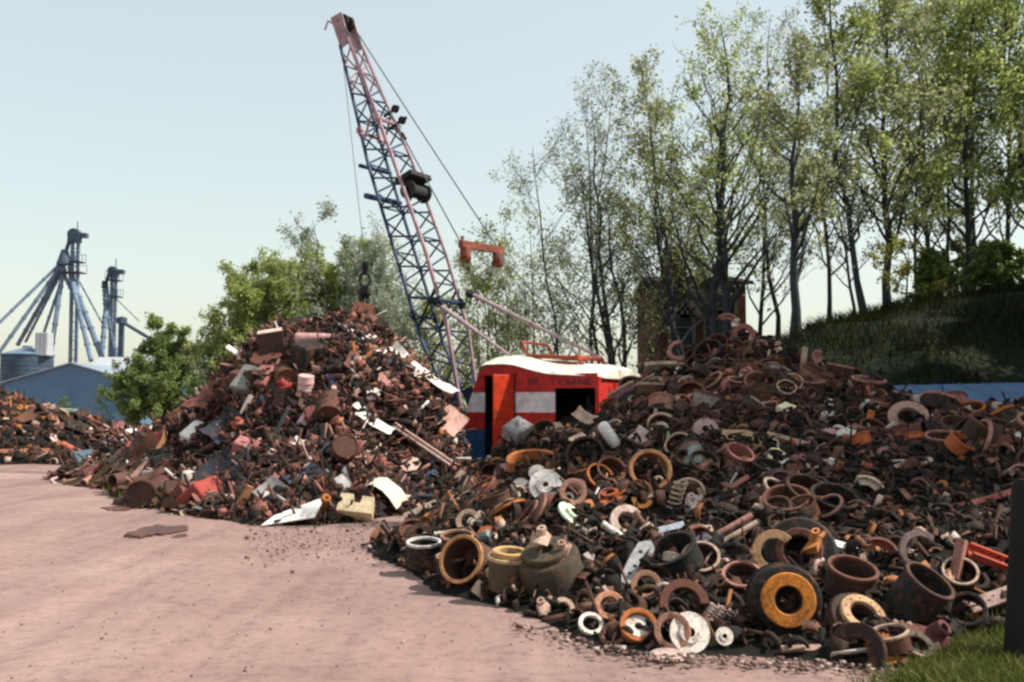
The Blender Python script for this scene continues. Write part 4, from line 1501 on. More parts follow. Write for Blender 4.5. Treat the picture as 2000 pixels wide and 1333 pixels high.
def sh_gear(ri=0.26, h=0.14, teeth=26):
    poly = []
    for k in range(teeth):
        a = 2 * PI * k / teeth
        da = 2 * PI / teeth
        for f, r in ((0.0, 0.44), (0.2, 0.5), (0.5, 0.5), (0.7, 0.44)):
            poly.append((r * math.cos(a + f * da), r * math.sin(a + f * da)))
    mb = MB().prism(poly, -h / 2, h / 2, [circ(ri, 20)])
    mb.lathe([(ri, h / 2 - .01), (ri + .08, h / 2 - .01), (ri + .06, h / 2 + .05), (ri, h / 2 + .05)], 20, closed=True)
    return [('gear', mb, 0)]


def sh_cring(ri=0.30, h=0.14, a=250):
    return [('ring', MB().lathe([(ri, -h / 2), (ri, h / 2), (0.49, h / 2), (0.5, h / 2 - .02), (0.5, -h / 2)], 20, closed=True, a0=0, a1=R(a)), 0)]


def sh_shoe(a=140):
    m = MB().lathe([(0.44, -0.16), (0.44, 0.16), (0.5, 0.16), (0.5, -0.16)], 12, closed=True, a0=0, a1=R(a))
    w = MB().lathe([(0.30, -0.02), (0.30, 0.02), (0.438, 0.02), (0.438, -0.02)], 12, closed=True, a0=R(6), a1=R(a - 6))
    return [('lining', m, 0), ('web', w, 1)]


def sh_spring(turns=6, r=0.17):
    n = turns * 10
    return [('coil', MB().tube([(r * math.cos(2 * PI * i / 10), r * math.sin(2 * PI * i / 10), -0.45 + 0.9 * i / n) for i in range(n + 1)], 0.038, 5), 0)]


def sh_pipe(r=0.09, wall=0.75, n=12, flange=False):
    p = [(r * wall, -0.5), (r, -0.5), (r, 0.5), (r * wall, 0.5)]
    mb = MB().lathe(p, n, closed=True)
    out = [('tube', mb, 0)]
    if flange:
        out.append(('flange', MB().lathe([(r, 0.42), (r * 1.7, 0.42), (r * 1.7, 0.46), (r, 0.46)], n, closed=True), 0))
    return out


def sh_bar(w=0.08, t=0.03, bend=0.0):
    mb = MB()
    n = 5
    vs, fs = [], []
    for i in range(n + 1):
        z = -0.5 + i / n
        b = bend * (1 - (2 * z) ** 2)
        for x, y in ((-w, -t), (w, -t), (w, t), (-w, t)):
            vs.append((x, y + b, z))
    for i in range(n):
        for k in range(4):
            fs.append((i * 4 + k, i * 4 + (k + 1) % 4, i * 4 + 4 + (k + 1) % 4, i * 4 + 4 + k))
    fs += [(3, 2, 1, 0), (n * 4, n * 4 + 1, n * 4 + 2, n * 4 + 3)]
    return [('bar', mb.add(vs, fs), 0)]


def sh_section(kind, w=0.09, t=0.018):
    P = {'angle': [(-w, -w), (w, -w), (w, -w + t), (-w + t, -w + t), (-w + t, w), (-w, w)],
         'channel': [(-w, -w * .6), (w, -w * .6), (w, w * .6), (w - t, w * .6), (w - t, -w * .6 + t), (-w + t, -w * .6 + t), (-w + t, w * .6), (-w, w * .6)],
         'beam': [(-w, -w), (w, -w), (w, -w + t), (t / 2, -w + t), (t / 2, w - t), (w, w - t), (w, w), (-w, w), (-w, w - t), (-t / 2, w - t), (-t / 2, -w + t), (-w, -w + t)]}[kind]
    return [('bar', MB().prism(P, -0.5, 0.5), 0)]


def sh_sheet(seed, ax=0.5, ay=0.32, curl=0.12, dent=0.03, t=0.012):
    rr = random.Random(seed)
    nx, ny = 6, 4
    top = []
    for i in range(nx + 1):
        for j in range(ny + 1):
            x, y = -1 + 2 * i / nx, -1 + 2 * j / ny
            ex = rr.uniform(-0.10, 0.05) if i in (0, nx) or j in (0, ny) else 0
            top.append((x * ax * (1 + ex), y * ay * (1 + ex), curl * (x * x - 0.5) + rr.uniform(-dent, dent)))
    o = len(top)
    vs = top + [(x, y, z - t) for x, y, z in top]
    fs = []
    idx = lambda i, j: i * (ny + 1) + j
    for i in range(nx):
        for j in range(ny):
            q = (idx(i, j), idx(i + 1, j), idx(i + 1, j + 1), idx(i, j + 1))
            fs.append(q)
            fs.append(tuple(k + o for k in reversed(q)))
    rim = [idx(i, 0) for i in range(nx)] + [idx(nx, j) for j in range(ny)] + [idx(i, ny) for i in range(nx, 0, -1)] + [idx(0, j) for j in range(ny, 0, -1)]
    for k in range(len(rim)):
        a, b = rim[k], rim[(k + 1) % len(rim)]
        fs.append((a, a + o, b + o, b))
    return [('sheet', MB().add(vs, fs), 0)]


def sh_poly(pts, t=0.03, holes=()):
    return [('plate', MB().prism(pts, -t / 2, t / 2, holes), 0)]


def sh_plate(seed, n=6, t=0.035, hole=True):
    rr = random.Random(seed)
    pts = []
    for k in range(n):
        a = 2 * PI * (k + rr.uniform(-0.3, 0.3)) / n
        r = rr.uniform(0.32, 0.52)
        pts.append((r * math.cos(a), 0.75 * r * math.sin(a)))
    return sh_poly(pts, t, [circ(0.07, 8, 0.05, 0.0)] if hole else ())


def sh_lump(seed, flat=0.7):
    rr = random.Random(seed)
    bm = bmesh.new()
    for k in range(16):
        v = Vector((rr.gauss(0, 1), rr.gauss(0, 1), rr.gauss(0, 1))).normalized() * rr.uniform(0.34, 0.5)
        bm.verts.new((v.x, v.y * rr.uniform(0.7, 1), v.z * flat))
    bmesh.ops.convex_hull(bm, input=bm.verts)
    bmesh.ops.delete(bm, geom=[v for v in bm.verts if not v.link_faces], context='VERTS')
    bm.verts.index_update()
    mb = MB().add([v.co.copy() for v in bm.verts], [[v.index for v in f.verts] for f in bm.faces])
    bm.free()
    M = Matrix.Translation((rr.uniform(-.1, .1), rr.uniform(-.1, .1), 0.15))
    mb.lathe([(0.08, 0.0), (0.17, 0.0), (0.15, 0.28), (0.08, 0.28)], 10, 0, M, True)
    if seed % 2:
        mb.lathe([(0.0, 0.0), (0.10, 0.0), (0.09, 0.25), (0.0, 0.26)], 8, 0, Matrix.Rotation(R(80), 4, 'Y') @ Matrix.Translation((0, 0, 0.3)))
    return [('casting', mb, 0)]


def sh_box(dx=0.5, dy=0.36, dz=0.34, lid=True):
    a = MB().bbox((0, 0, 0), (dx * 2, dy * 2, dz * 2), 0.03)
    out = [('casing', a, 0)]
    if lid:
        b = MB().bbox((0, 0, dz + 0.005), (dx * 1.86, dy * 1.8, 0.03), 0.012)
        b.box((dx * 0.5, 0, dz + 0.03), (0.06, dy * 0.9, 0.03))
        out.append(('lid', b, 1))
    return out


def sh_barrel(r=0.3, n=20):
    p = [(0, -0.5), (r * .93, -0.5), (r, -0.485), (r, -0.2), (r * 1.04, -0.17), (r, -0.14), (r, 0.14), (r * 1.04, 0.17), (r, 0.2), (r, 0.485), (r * .93, 0.5), (r * .9, 0.47), (0, 0.47)]
    return [('barrel_shell', MB().lathe(p, n), 0)]


def sh_tank(r=0.2, n=18):
    p = [(0, -0.5), (r * .5, -0.48), (r * .85, -0.43), (r, -0.36), (r, 0.36), (r * .85, 0.43), (r * .5, 0.48), (0, 0.5)]
    return [('tank_shell', MB().lathe(p, n), 0), ('collar', MB().lathe([(0.0, .495), (.05, .495), (.06, .56), (0, .56)], 10), 1)]


LIB = {}


def lib(key, parts, smooth=35):
    """make the meshes of a shape once; both the separate parts and one joined mesh"""
    if key not in LIB:
        ms = []
        for nm, mb, role in parts:
            mat = M_PAINT if key.startswith('p:') else M_SCRAP
            ms.append((nm, mb.mesh(nm, mat, smooth), role))
        j = MB()
        for nm, mb, role in parts:
            j.add(mb.v, mb.f)
        LIB[key] = (ms, j.mesh(parts[0][0], M_PAINT if key.startswith('p:') else M_SCRAP, smooth))
    return LIB[key]


C = {'dark brown': (0.050, 0.028, 0.020), 'brown': (0.135, 0.055, 0.040), 'pink-rusted': (0.37, 0.18, 0.15), 'orange-rusted': (0.40, 0.13, 0.035), 'pale tan': (0.46, 0.34, 0.26),
     'off-white': (0.74, 0.68, 0.61), 'grey': (0.28, 0.27, 0.28), 'blackened': (0.020, 0.019, 0.017), 'dull blue': (0.085, 0.13, 0.21), 'dull red': (0.28, 0.055, 0.04), 'white': (0.80, 0.77, 0.73), 'yellowish': (0.62, 0.50, 0.28)}
HEROES = []          # (px, py, half width px, short name)
PLACED = {}          # occupied picture spots, for fillers to keep clear


def put(name, key, parts, M, color, color2, label, cat, group=None, split=True, smooth=35):
    ms, joined = lib(key, parts, smooth)
    if split and len(ms) > 1:
        t = thing(name, M, label, cat, group)
        for nm, me, role in ms:
            c = link(nm, me, t, M, color2 if role else color)
            if nm == 'stud':
                c['kind'] = 'stuff'
        return t
    return tag(link(name, joined, None, M, color), label, cat, group)


POS = {}


def hero(name, key, parts, px, py, w, axis, color, label, short=None, color2=None, xref=None, lift=0.25, sc=(1, 1, 1), cat=None, smooth=35, Y=None, bury=0.2, on=None):
    if on:
        q0 = POS[on[0]] @ Vector((0, 0, on[1]))
        Y, lift = q0.y, 0.0
        if len(on) > 2:                  # exactly on its axis
            px, py = proj(q0)
    p = hit(px, py) if Y is None else at(px, py, Y)
    d = ray(px, py).normalized()
    s = w / F * p.y
    c = C[color] if isinstance(color, str) else color
    c2 = c if color2 is None else (C[color2] if isinstance(color2, str) else color2)
    ms, joined = lib(key, parts, smooth)
    co = np.array([v.co for v in joined.vertices])
    round_ = key.lstrip('p:').startswith(('hub', 'drum', 'ring', 'disc', 'cring', 'gear'))
    zt = co[:, 2].max()
    if round_:                       # what shows is the near face: keep its edge out of the heap
        pts = [Vector((0.5 * math.cos(a * PI / 8), 0.5 * math.sin(a * PI / 8), zt)) for a in range(16)]
    else:
        pts = [Vector(v) for v in co[:: max(1, len(co) // 60)]]
    L = lift if lift < 0.13 else 0.0
    while True:                      # bring it forward along the line of sight until it rests on the heap
        q = p - d * (L * s)
        M = frame(q, axis, xref, (s * sc[0], s * sc[1], s * sc[2]))
        deep = 0
        for v in pts:
            wv = M @ v
            deep += surf(wv.x, wv.y) - wv.z > 0.05 * s
        if on or lift < 0.13 or deep <= bury * len(pts) or L > 1.8:
            break
        L += 0.06
    if lift >= 0.13:
        L += 0.09 / s                # clear of the loose bits
        M = frame(p - d * (L * s), axis, xref, (s * sc[0], s * sc[1], s * sc[2]))
    if L == 0.0 and lift > 0.5:
        M = frame(p - d * (lift * s), axis, xref, (s * sc[0], s * sc[1], s * sc[2]))
    elif lift > 0.9:
        M = frame(p - d * ((L + 0.35) * s), axis, xref, (s * sc[0], s * sc[1], s * sc[2]))
    POS[key] = M
    if short:
        HEROES.append((px, py, w / 2, short))
    PLACED.setdefault((int(px // 60), int(py // 60)), []).append((px, py, w * 0.38))
    return put(name, key, parts, M, c, c2, label, cat or name.replace('_', ' '), None, True, smooth)


CAMF = (0, -1, 0.25)
dr = sh_drum(0.6)
dr2 = sh_drum(0.85, 0.2, 10)
# --- right heap, front row
hero('brake_drum', 'hub1', sh_hubdrum(0.55, 0.365, 0.19), 1538, 1172, 132, (-0.10, -1, 0.16), (0.010, 0.010, 0.009), 'huge black drum with a bright orange ring round its hub hole', 'the orange-ringed black drum', (0.55, 0.20, 0.03), lift=0.30)
hero('brake_drum', 'hub2', sh_hubdrum(0.8, 0.30, 0.2), 1562, 1078, 140, (-0.35, -0.85, 0.30), 'blackened', 'big black drum lying on its side behind the orange-ringed one', None, 'brown', lift=0.25)
hero('broken_ring', 'cring1', sh_cring(0.31, 0.14, 260), 1513, 1078, 84, (-0.25, -1, 0.25), (0.50, 0.30, 0.16), 'pale tan C-shaped ring open to the right above the orange-ringed drum', 'the pale C-shaped ring', xref=(0.75, 0, 0.6), on=('hub2', 0.4))
hero('iron_casting', 'lumpA', sh_lump(3, 0.5), 1588, 1064, 80, (0.1, -0.5, 0.9), (0.42, 0.17, 0.05), 'orange-rusted casting right of the pale C-shaped ring', 'the orange casting', on=('hub2', 0.3), sc=(1, .6, .8))
hero('brake_drum', 'drumB', sh_hubdrum(0.85, 0.34, 0.2), 1682, 1206, 128, (0.16, -0.66, 0.74), 'dark brown', 'dark drum at the heap foot showing a pale tan oval rim', 'the oval-rimmed drum', (0.50, 0.32, 0.18), lift=0.25)
hero('brake_drum', 'drumC', dr2, 1768, 1196, 100, (0.40, -0.45, 0.8), 'blackened', 'very large black drum right of the oval-rimmed one', 'the very large black drum', 'dark brown', lift=0.28)
hero('brake_drum', 'drumD', dr, 1655, 1160, 96, (0.1, -0.35, 0.93), 'dark brown', 'dark brown drum tucked behind the oval-rimmed drum', None, 'brown', lift=0.3)
hero('painted_bar', 'p:bar', sh_bar(0.10, 0.05), 1642, 1066, 72, (0.95, 0, -0.25), 'white', 'bright white bar sloping down to the right, beside the orange casting', 'the bright white bar', lift=0.8)
hero('broken_ring', 'cring2', sh_cring(0.30, 0.12, 200), 1662, 1090, 56, (0, -1, 0.3), 'pale tan', 'small pale U-shaped ring just under the bright white bar', None, xref=(-1, 0, 0), lift=0.6)
hero('brake_shoe', 'shoe1', sh_shoe(130), 1715, 1092, 80, (-0.2, -0.9, 0.3), 'pink-rusted', 'pink-rusted curved brake shoe right of the small U-shaped ring', None, 'dull red', xref=(0.9, 0, -0.3), lift=0.5)
hero('broken_ring', 'cring3', sh_cring(0.36, 0.12, 300), 1797, 1077, 78, (0, -1, 0.2), (0.24, 0.17, 0.16), 'grey-pink ring with a gap at its upper right, on the dark slope', 'the gapped grey-pink ring', xref=(0.8, 0, 0.75), lift=0.5)
hero('iron_casting', 'lumpB', sh_lump(8, 0.8), 1972, 1030, 46, (0.2, -0.5, 0.8), 'off-white', 'whitish lump near the right edge of the photo', 'the whitish lump', lift=0.5)
hero('guard_rail', 'railA', sh_bar(0.026, 0.02, 0.035), 1862, 980, 262, (0.96, 0.1, 0.16), (0.30, 0.10, 0.09), 'very long reddish rail lying across the upper right of the heap', 'the long reddish rail', xref=(0, -1, 0.2), lift=0.14)
hero('steel_bracket', 'chanA', sh_section('channel', 0.16, 0.05), 1930, 1088, 84, (0.85, 0.2, -0.32), (0.42, 0.075, 0.04), 'bright red bent bracket below the whitish lump', 'the bright red bracket', lift=0.5)
hero('steel_bracket', 'angA', sh_section('angle', 0.11, 0.04), 1872, 1092, 74, (0.25, 0.1, 0.95), 'pink-rusted', 'upright pinkish bracket leaning left of the bright red one', None, lift=0.4)
holes8 = [circ(0.022, 6, -0.36 + 0.12 * k, 0.03 if k % 2 else -0.03) for k in range(7)]
hero('perforated_strip', 'strip', sh_poly([(-.5, -.14), (.48, -.14), (.5, .12), (-.46, .13)], 0.05, holes8), 1942, 1168, 112, (-0.15, -0.62, 0.78), (0.36, 0.25, 0.22), 'pinkish strip punched with a row of holes, at the right end of the heap foot', 'the punched strip', xref=(0.93, 0.1, 0.33), lift=0.35)
hero('brake_disc', 'disc1', sh_disc(0.12, 3), 1347, 1236, 76, (0.1, -0.93, 0.36), 'off-white', 'whitish brake disc with a round hole, in the bottom row of the heap', 'the whitish bottom-row disc', lift=0.55)
hero('steel_ring', 'ring2', sh_ring(0.33, 0.3), 1314, 1233, 68, (-0.25, -0.95, 0.3), (0.42, 0.23, 0.16), 'tan-pink ring tucked behind the whitish bottom-row disc', None, lift=0.3)
hero('brake_drum', 'hub3', sh_hubdrum(0.8, 0.34, 0.10), 1246, 1228, 74, (0.0, -0.62, 0.78), 'dark brown', 'dark drum capped by a white disc, left of the whitish bottom-row disc', 'the white-capped drum', (0.66, 0.6, 0.54), lift=0.3)
hero('steel_ring', 'ring3', sh_ring(0.36, 0.2), 1246, 1226, 72, (0.0, -0.75, 0.66), 'orange-rusted', 'orange rim ring round the white-capped drum', None, on=('hub3', 0.10, 1))
hero('steel_ring', 'ring4', sh_ring(0.34, 0.16), 1154, 1219, 48, (0.1, -0.7, 0.7), 'off-white', 'small white ring lying at the left end of the bottom row', 'the small white ring', lift=0.3)
hero('brake_disc', 'disc2', sh_disc(0.14, 0), 1415, 1243, 34, (0.1, -0.95, 0.3), 'off-white', 'tiny pale disc alone right of the whitish bottom-row disc', None, lift=0.5)
hero('hub_dish', 'dish', [('dish', MB().lathe([(0.02, 0.10), (0.2, 0.10), (0.42, 0.02), (0.5, 0.0), (0.5, -0.03), (0.2, 0.04), (0.02, 0.04)], 24, closed=True), 0)], 1306, 1279, 72, (0.0, -0.12, 1), (0.50, 0.36, 0.32), 'flat pale dish lying on the dirt in front of the heap', 'the flat pale dish', lift=0.08)
hero('steel_ring', 'ring5', sh_ring(0.30, 0.2), 1190, 1184, 58, (-0.1, -0.75, 0.6), (0.52, 0.26, 0.16), 'salmon-orange thick ring above the small white ring', 'the salmon thick ring', lift=0.4)
hero('brake_shoe', 'shoe2', sh_shoe(150), 1252, 1182, 66, (0.1, -0.85, 0.45), (0.55, 0.42, 0.35), 'pale smile-shaped brake shoe above the white-capped drum', 'the smile-shaped shoe', xref=(-0.9, 0, -0.5), lift=0.6)
hero('steel_ring', 'ring6', sh_ring(0.31, 0.18), 1262, 1144, 58, (-0.1, -0.8, 0.5), (0.30, 0.16, 0.11), 'brown-orange ring under the speckled grey plate', None, lift=0.5)
sp = [circ(0.04, 8, 0.22, 0.16), circ(0.035, 8, -0.02, -0.03), circ(0.035, 8, -0.17, -0.10), circ(0.03, 8, -0.06, -0.19), circ(0.03, 8, -0.33, -0.26), circ(0.03, 8, 0.12, 0.02)]
hero('perforated_plate', 'plateH', sh_poly([(-.5, -.36), (-.3, -.4), (.1, -.22), (.46, .1), (.5, .27), (.3, .34), (.05, .2), (-.3, -.05)], 0.05, sp), 1240, 1104, 112, (-0.1, -0.72, 0.7), (0.36, 0.36, 0.37), 'grey plate with scattered round holes, slanting up from the bottom row', 'the speckled grey plate', xref=(0.85, 0.2, 0.45), lift=0.45)
hero('broken_ring', 'cring4', sh_cring(0.33, 0.3, 190), 1335, 1182, 92, (0, -0.9, 0.4), 'brown', 'dark brown half ring arching above the whitish bottom-row disc', None, xref=(1, 0, 0), lift=0.35)
for k, (sx, sy) in enumerate(((1388, 1194), (1408, 1200), (1424, 1206))):
    hero('coil_spring', 'spr%d' % k, sh_spring(5, 0.2), sx, sy, 40, (0.4, -0.3, 0.7), (0.50, 0.37, 0.34), ['left', 'middle', 'right'][k] + ' of three pale coil springs huddled right of the brown half ring', None, lift=0.5)
hero('brake_drum', 'drumE', sh_drum(0.75, 0.2, 10), 934, 1108, 92, (-0.45, -0.8, 0.35), (0.10, 0.055, 0.035), 'brown drum on its side, its dark open mouth ringed in orange', 'the open-mouthed drum', (0.50, 0.25, 0.11), lift=0.35)  # bright rim and dark shell colours include lit edge and shaded side
hero('brake_drum', 'drumF', sh_drum(0.75, 0.2, 10), 993, 1150, 86, (0.05, -0.12, 1), (0.085, 0.065, 0.045), 'upright dark drum with a cream-orange rim at the front edge of the dirt', 'the upright cream-rimmed drum', (0.52, 0.38, 0.22), lift=0.05)
hero('steel_ring', 'ring7', sh_ring(0.33, 0.14), 988, 1122, 70, (0.05, -0.12, 1), (0.52, 0.33, 0.14), 'yellow-orange ring resting on the upright cream-rimmed drum', None, on=('drumF', 0.81, 1))
hero('brake_drum', 'drumG', sh_drum(0.72, 0.2, 10), 828, 1106, 68, (0.0, -0.15, 1), 'blackened', 'upright black drum with a white rim, furthest left by the dirt', 'the white-rimmed drum', (0.62, 0.60, 0.58), lift=0.05)  # lit rim and shaded wall put into the two colours
hero('brake_drum', 'drumH', dr, 882, 1122, 62, (0.0, -0.12, 1), 'blackened', 'low black upright drum between the white-rimmed and open-mouthed ones', None, (0.30, 0.17, 0.12), lift=0.05)
hero('brake_drum', 'drumI', dr, 893, 1083, 66, (0.0, -0.2, 1), 'dark brown', 'brown drum stacked behind the open-mouthed one', None, (0.34, 0.18, 0.12), lift=0.1)
hero('brake_drum', 'hub4', sh_hubdrum(0.75, 0.36, 0.12), 1068, 1085, 130, (-0.25, -0.35, 0.9), (0.06, 0.05, 0.035), 'big olive-brown drum lying tilted behind the front row', 'the big olive-brown drum', (0.075, 0.06, 0.04), lift=0.0, Y=8.55)
hero('iron_casting', 'lumpC', sh_lump(12, 0.4), 1060, 1052, 74, (0.05, -0.4, 0.9), 'pale tan', 'pale tan casting lying on the big olive-brown drum', None, on=('hub4', 0.2), sc=(1, .7, .7))
hero('iron_casting', 'lumpD', sh_lump(14, 0.6), 1097, 1076, 56, (-0.1, -0.5, 0.8), (0.40, 0.27, 0.21), 'tan casting on the right shoulder of the big olive-brown drum', None, on=('hub4', 0.25))
hero('iron_casting', 'lumpE', sh_lump(16, 0.7), 1096, 1103, 40, (0.1, -0.7, 0.6), 'orange-rusted', 'orange lump below the tan casting, before the big olive-brown drum', None, on=('hub4', 0.5))
hero('steel_bracket', 'plateB', sh_plate(5, 5, 0.12), 1138, 1098, 58, (0.2, -0.8, 0.5), (0.42, 0.37, 0.36), 'pale grey angular bracket right of the big olive-brown drum', 'the pale grey bracket', lift=0.5)
hero('gear_wheel', 'gearA', sh_gear(0.16, 0.3, 18), 745, 1053, 44, (-0.1, -0.9, 0.35), (0.36, 0.17, 0.10), 'orange-brown gear wheel at the leftmost tip of the drum heap', 'the leftmost gear wheel', lift=0.4)
hero('steel_bracket', 'plateC', sh_plate(7, 5, 0.06), 771, 1043, 34, (0.7, -0.6, 0.3), 'off-white', 'small white bracket behind the leftmost gear wheel', None, lift=0.6)
hero('brake_disc', 'disc3', sh_disc(0.09, 2), 1066, 948, 62, (-0.1, -0.9, 0.42), 'white', 'bright white brake disc in the cluster left of centre of the drum heap', 'the bright white disc', lift=0.5)
hero('brake_disc', 'disc4', sh_disc(0.10, 3), 1017, 956, 42, (-0.3, -0.9, 0.3), 'off-white', 'smaller whitish disc left of the bright white one', None, lift=0.5)
hero('brake_disc', 'disc5', sh_disc(0.10, 3), 1050, 924, 34, (0.0, -0.8, 0.5), 'off-white', 'small whitish disc standing above the bright white one', None, lift=0.5)
hero('steel_ring', 'ring8', sh_ring(0.30, 0.2), 1119, 962, 52, (0.05, -0.95, 0.25), (0.36, 0.20, 0.15), 'tan-brown ring just right of the bright white disc', 'the tan-brown ring', lift=0.5)
hero('brake_drum', 'drumJ', dr, 962, 893, 66, (0.0, -0.8, 0.6), 'blackened', 'black drum with a pinkish rim right under the crane door', 'the drum under the crane door', (0.38, 0.21, 0.17), lift=0.3)
hero('brake_shoe', 'shoe3', sh_shoe(120), 926, 880, 52, (0.0, -0.9, 0.3), 'pink-rusted', 'pinkish brake shoe arching over the drum under the crane door', None, xref=(0.8, 0, 0.5), lift=0.6)
hero('broken_ring', 'cring5', sh_cring(0.40, 0.16, 200), 1045, 905, 110, (0.0, -0.3, 0.95), 'orange-rusted', 'wide orange hoop lying half buried above the bright white disc', 'the wide orange hoop', xref=(1, 0.2, 0), lift=0.2)
hero('steel_ring', 'ring9', sh_ring(0.40, 0.35), 1268, 922, 82, (0.05, -0.9, 0.4), (0.27, 0.13, 0.06), 'large brown hoop with an orange edge in the middle of the heap', 'the large brown hoop', lift=0.3)
hero('steel_ring', 'ring10', sh_ring(0.43, 0.3), 1145, 893, 78, (-0.2, -0.9, 0.35), 'dark brown', 'dark thin-walled hoop left of the large brown one', None, lift=0.3)
hero('broken_ring', 'cring6', sh_cring(0.30, 0.2, 170), 1254, 974, 40, (0, -0.95, 0.3), (0.55, 0.24, 0.07), 'small bright orange U-shaped ring under the large brown hoop', 'the small orange U ring', xref=(-1, 0, 0.1), lift=0.5)
hero('broken_ring', 'cring7', sh_cring(0.28, 0.24, 230), 1224, 1020, 66, (0.1, -0.85, 0.5), (0.55, 0.42, 0.36), 'pale C-shaped clamp open to the right, mid heap', 'the pale C clamp', xref=(0.8, 0, 0.6), lift=0.5)
hero('steel_pipe', 'pipeB', sh_pipe(0.16, 0.7), 1195, 1036, 44, (0.75, -0.2, -0.5), 'off-white', 'stubby whitish pipe touching the pale C clamp', None, lift=0.5)
hero('iron_casting', 'lumpF', sh_lump(21, 0.8), 1352, 988, 58, (0.1, -0.5, 0.8), (0.55, 0.45, 0.42), 'pinkish white casting in the middle right of the heap', 'the pinkish white casting', lift=0.5)
hero('brake_shoe', 'shoe4', sh_shoe(150), 1345, 968, 66, (-0.2, -0.8, 0.5), 'pale tan', 'tan brake shoe curving over the pinkish white casting', None, xref=(0.9, 0, -0.2), lift=0.7)
hero('coil_spring', 'spr5', sh_spring(6, 0.18), 1322, 968, 66, (0.25, -0.2, 0.9), 'pale tan', 'tall tan coil spring left of the pinkish white casting', None, lift=0.6)
hero('steel_channel', 'p:chanB', sh_section('channel', 0.10, 0.03), 1290, 1036, 92, (0.95, 0.25, 0.2), (0.42, 0.46, 0.54), 'bluish white channel right of the pale C clamp', 'the bluish white channel', xref=(0.1, -1, 0.3), lift=0.4)
hero('steel_pipe', 'pipeC', sh_pipe(0.07, 0.7), 1428, 1030, 92, (0.85, 0.1, 0.45), 'pink-rusted', 'upper of two parallel pinkish pipes lower middle of the heap', None, lift=0.4)
hero('steel_pipe', 'pipeC', sh_pipe(0.07, 0.7), 1442, 1042, 84, (0.85, 0.1, 0.45), 'pale tan', 'lower of two parallel pinkish pipes lower middle of the heap', 'the two parallel pipes', lift=0.45)
hero('flat_bar', 'barC', sh_bar(0.07, 0.04), 1434, 949, 66, (0.85, 0.1, 0.5), (0.34, 0.13, 0.11), 'short red-brown bar slanting up to the right, middle of the heap', 'the short red-brown bar', lift=0.4)
hero('steel_ring', 'ring11', sh_ring(0.27, 0.14), 1774, 815, 74, (-0.25, -0.72, 0.64), (0.44, 0.27, 0.22), 'pinkish oval ring standing out near the top right of the heap', 'the pinkish oval ring', lift=0.45)
hero('steel_ring', 'ring12', sh_ring(0.26, 0.2), 1452, 655, 46, (-0.3, -0.9, 0.3), (0.26, 0.10, 0.09), 'red-brown ring standing on the very crest of the drum heap', 'the crest ring', lift=0.4)
hero('brake_shoe', 'shoe5', sh_shoe(120), 1420, 638, 50, (0.1, -0.95, 0.2), 'pink-rusted', 'pink curved shoe arching left of the crest ring', None, xref=(0.9, 0, 0.2), lift=0.4)
hero('iron_casting', 'lumpG', sh_lump(23, 0.6), 1436, 632, 26, (0, -0.5, 0.8), 'off-white', 'small pale lump on top of the crest beside the crest ring', None, lift=0.4)
hero('broken_ring', 'cring8', sh_cring(0.33, 0.2, 230), 1326, 686, 44, (-0.2, -0.85, 0.45), 'pink-rusted', 'pinkish horseshoe-shaped ring on the left shoulder of the crest', 'the crest horseshoe', xref=(0.2, 0, 0.9), lift=0.4)
hero('chain_link', 'barD', sh_bar(0.05, 0.04, 0.03), 1304, 713, 90, (0.98, 0.1, 0.02), 'pale tan', 'pale knobbly bar lying level under the crest horseshoe', 'the pale knobbly bar', lift=0.2, cat='bar')
hero('metal_box', 'p:boxA', sh_box(0.5, 0.36, 0.2, False), 1535, 800, 36, (0.1, -0.4, 0.9), (0.75, 0.66, 0.44), 'pale yellow flattened box on the dark upper slope', 'the pale yellow box', lift=0.4)
hero('scrap_plate', 'p:plD', sh_plate(9, 6, 0.06, False), 1622, 786, 40, (0, -0.4, 0.9), 'off-white', 'small whitish plate right of the pale yellow box', 'the small whitish plate', lift=0.4)
hero('iron_casting', 'lumpH', sh_lump(27, 0.5), 1612, 824, 62, (0.0, -0.5, 0.85), (0.50, 0.42, 0.42), 'pale lilac casting below the small whitish plate', None, lift=0.4, sc=(1, .6, .8))
hero('bent_sheet', 'shA', sh_sheet(4, 0.5, 0.3, 0.25), 1243, 853, 64, (0.1, -0.4, 0.9), (0.60, 0.47, 0.40), 'pale tan bent sheet on the slope right of the crane', 'the pale bent sheet', lift=0.4)
hero('gas_cylinder', 'p:tankA', sh_tank(0.2), 1190, 850, 56, (0.55, 0.05, -0.8), 'white', 'white gas cylinder lying head down left of the pale bent sheet', 'the white gas cylinder', lift=0.4)
hero('iron_casting', 'lumpI', sh_lump(31, 0.6), 1206, 830, 26, (0, -0.5, 0.8), 'off-white', 'small whitish lump above the white gas cylinder', None, lift=0.4)
hero('bent_sheet', 'shB', sh_sheet(6, 0.5, 0.25, 0.2), 1150, 815, 60, (-0.1, -0.6, 0.7), (0.50, 0.36, 0.28), 'tan torn sheet beside the crane engine opening', 'the tan torn sheet', lift=0.4, xref=(0.6, 0, -0.6))
hero('scrap_plate', 'plE', sh_plate(11, 5, 0.05, False), 1130, 860, 52, (0.1, -0.7, 0.6), (0.55, 0.40, 0.30), 'pale orange-tan plate below the crane engine opening', None, lift=0.4)
hero('perforated_plate', 'plF', sh_poly([(-.5, -.2), (.5, -.25), (.46, .1), (.1, .26), (-.4, .22)], 0.06, [circ(0.07, 8, -.25, .05), circ(0.05, 8, .05, 0), circ(0.05, 8, .3, -.08)]), 1450, 860, 92, (0.0, -0.75, 0.65), (0.48, 0.33, 0.20), 'yellowish plate with round holes, middle of the upper slope', 'the yellowish holed plate', xref=(1, 0, -0.1), lift=0.4)
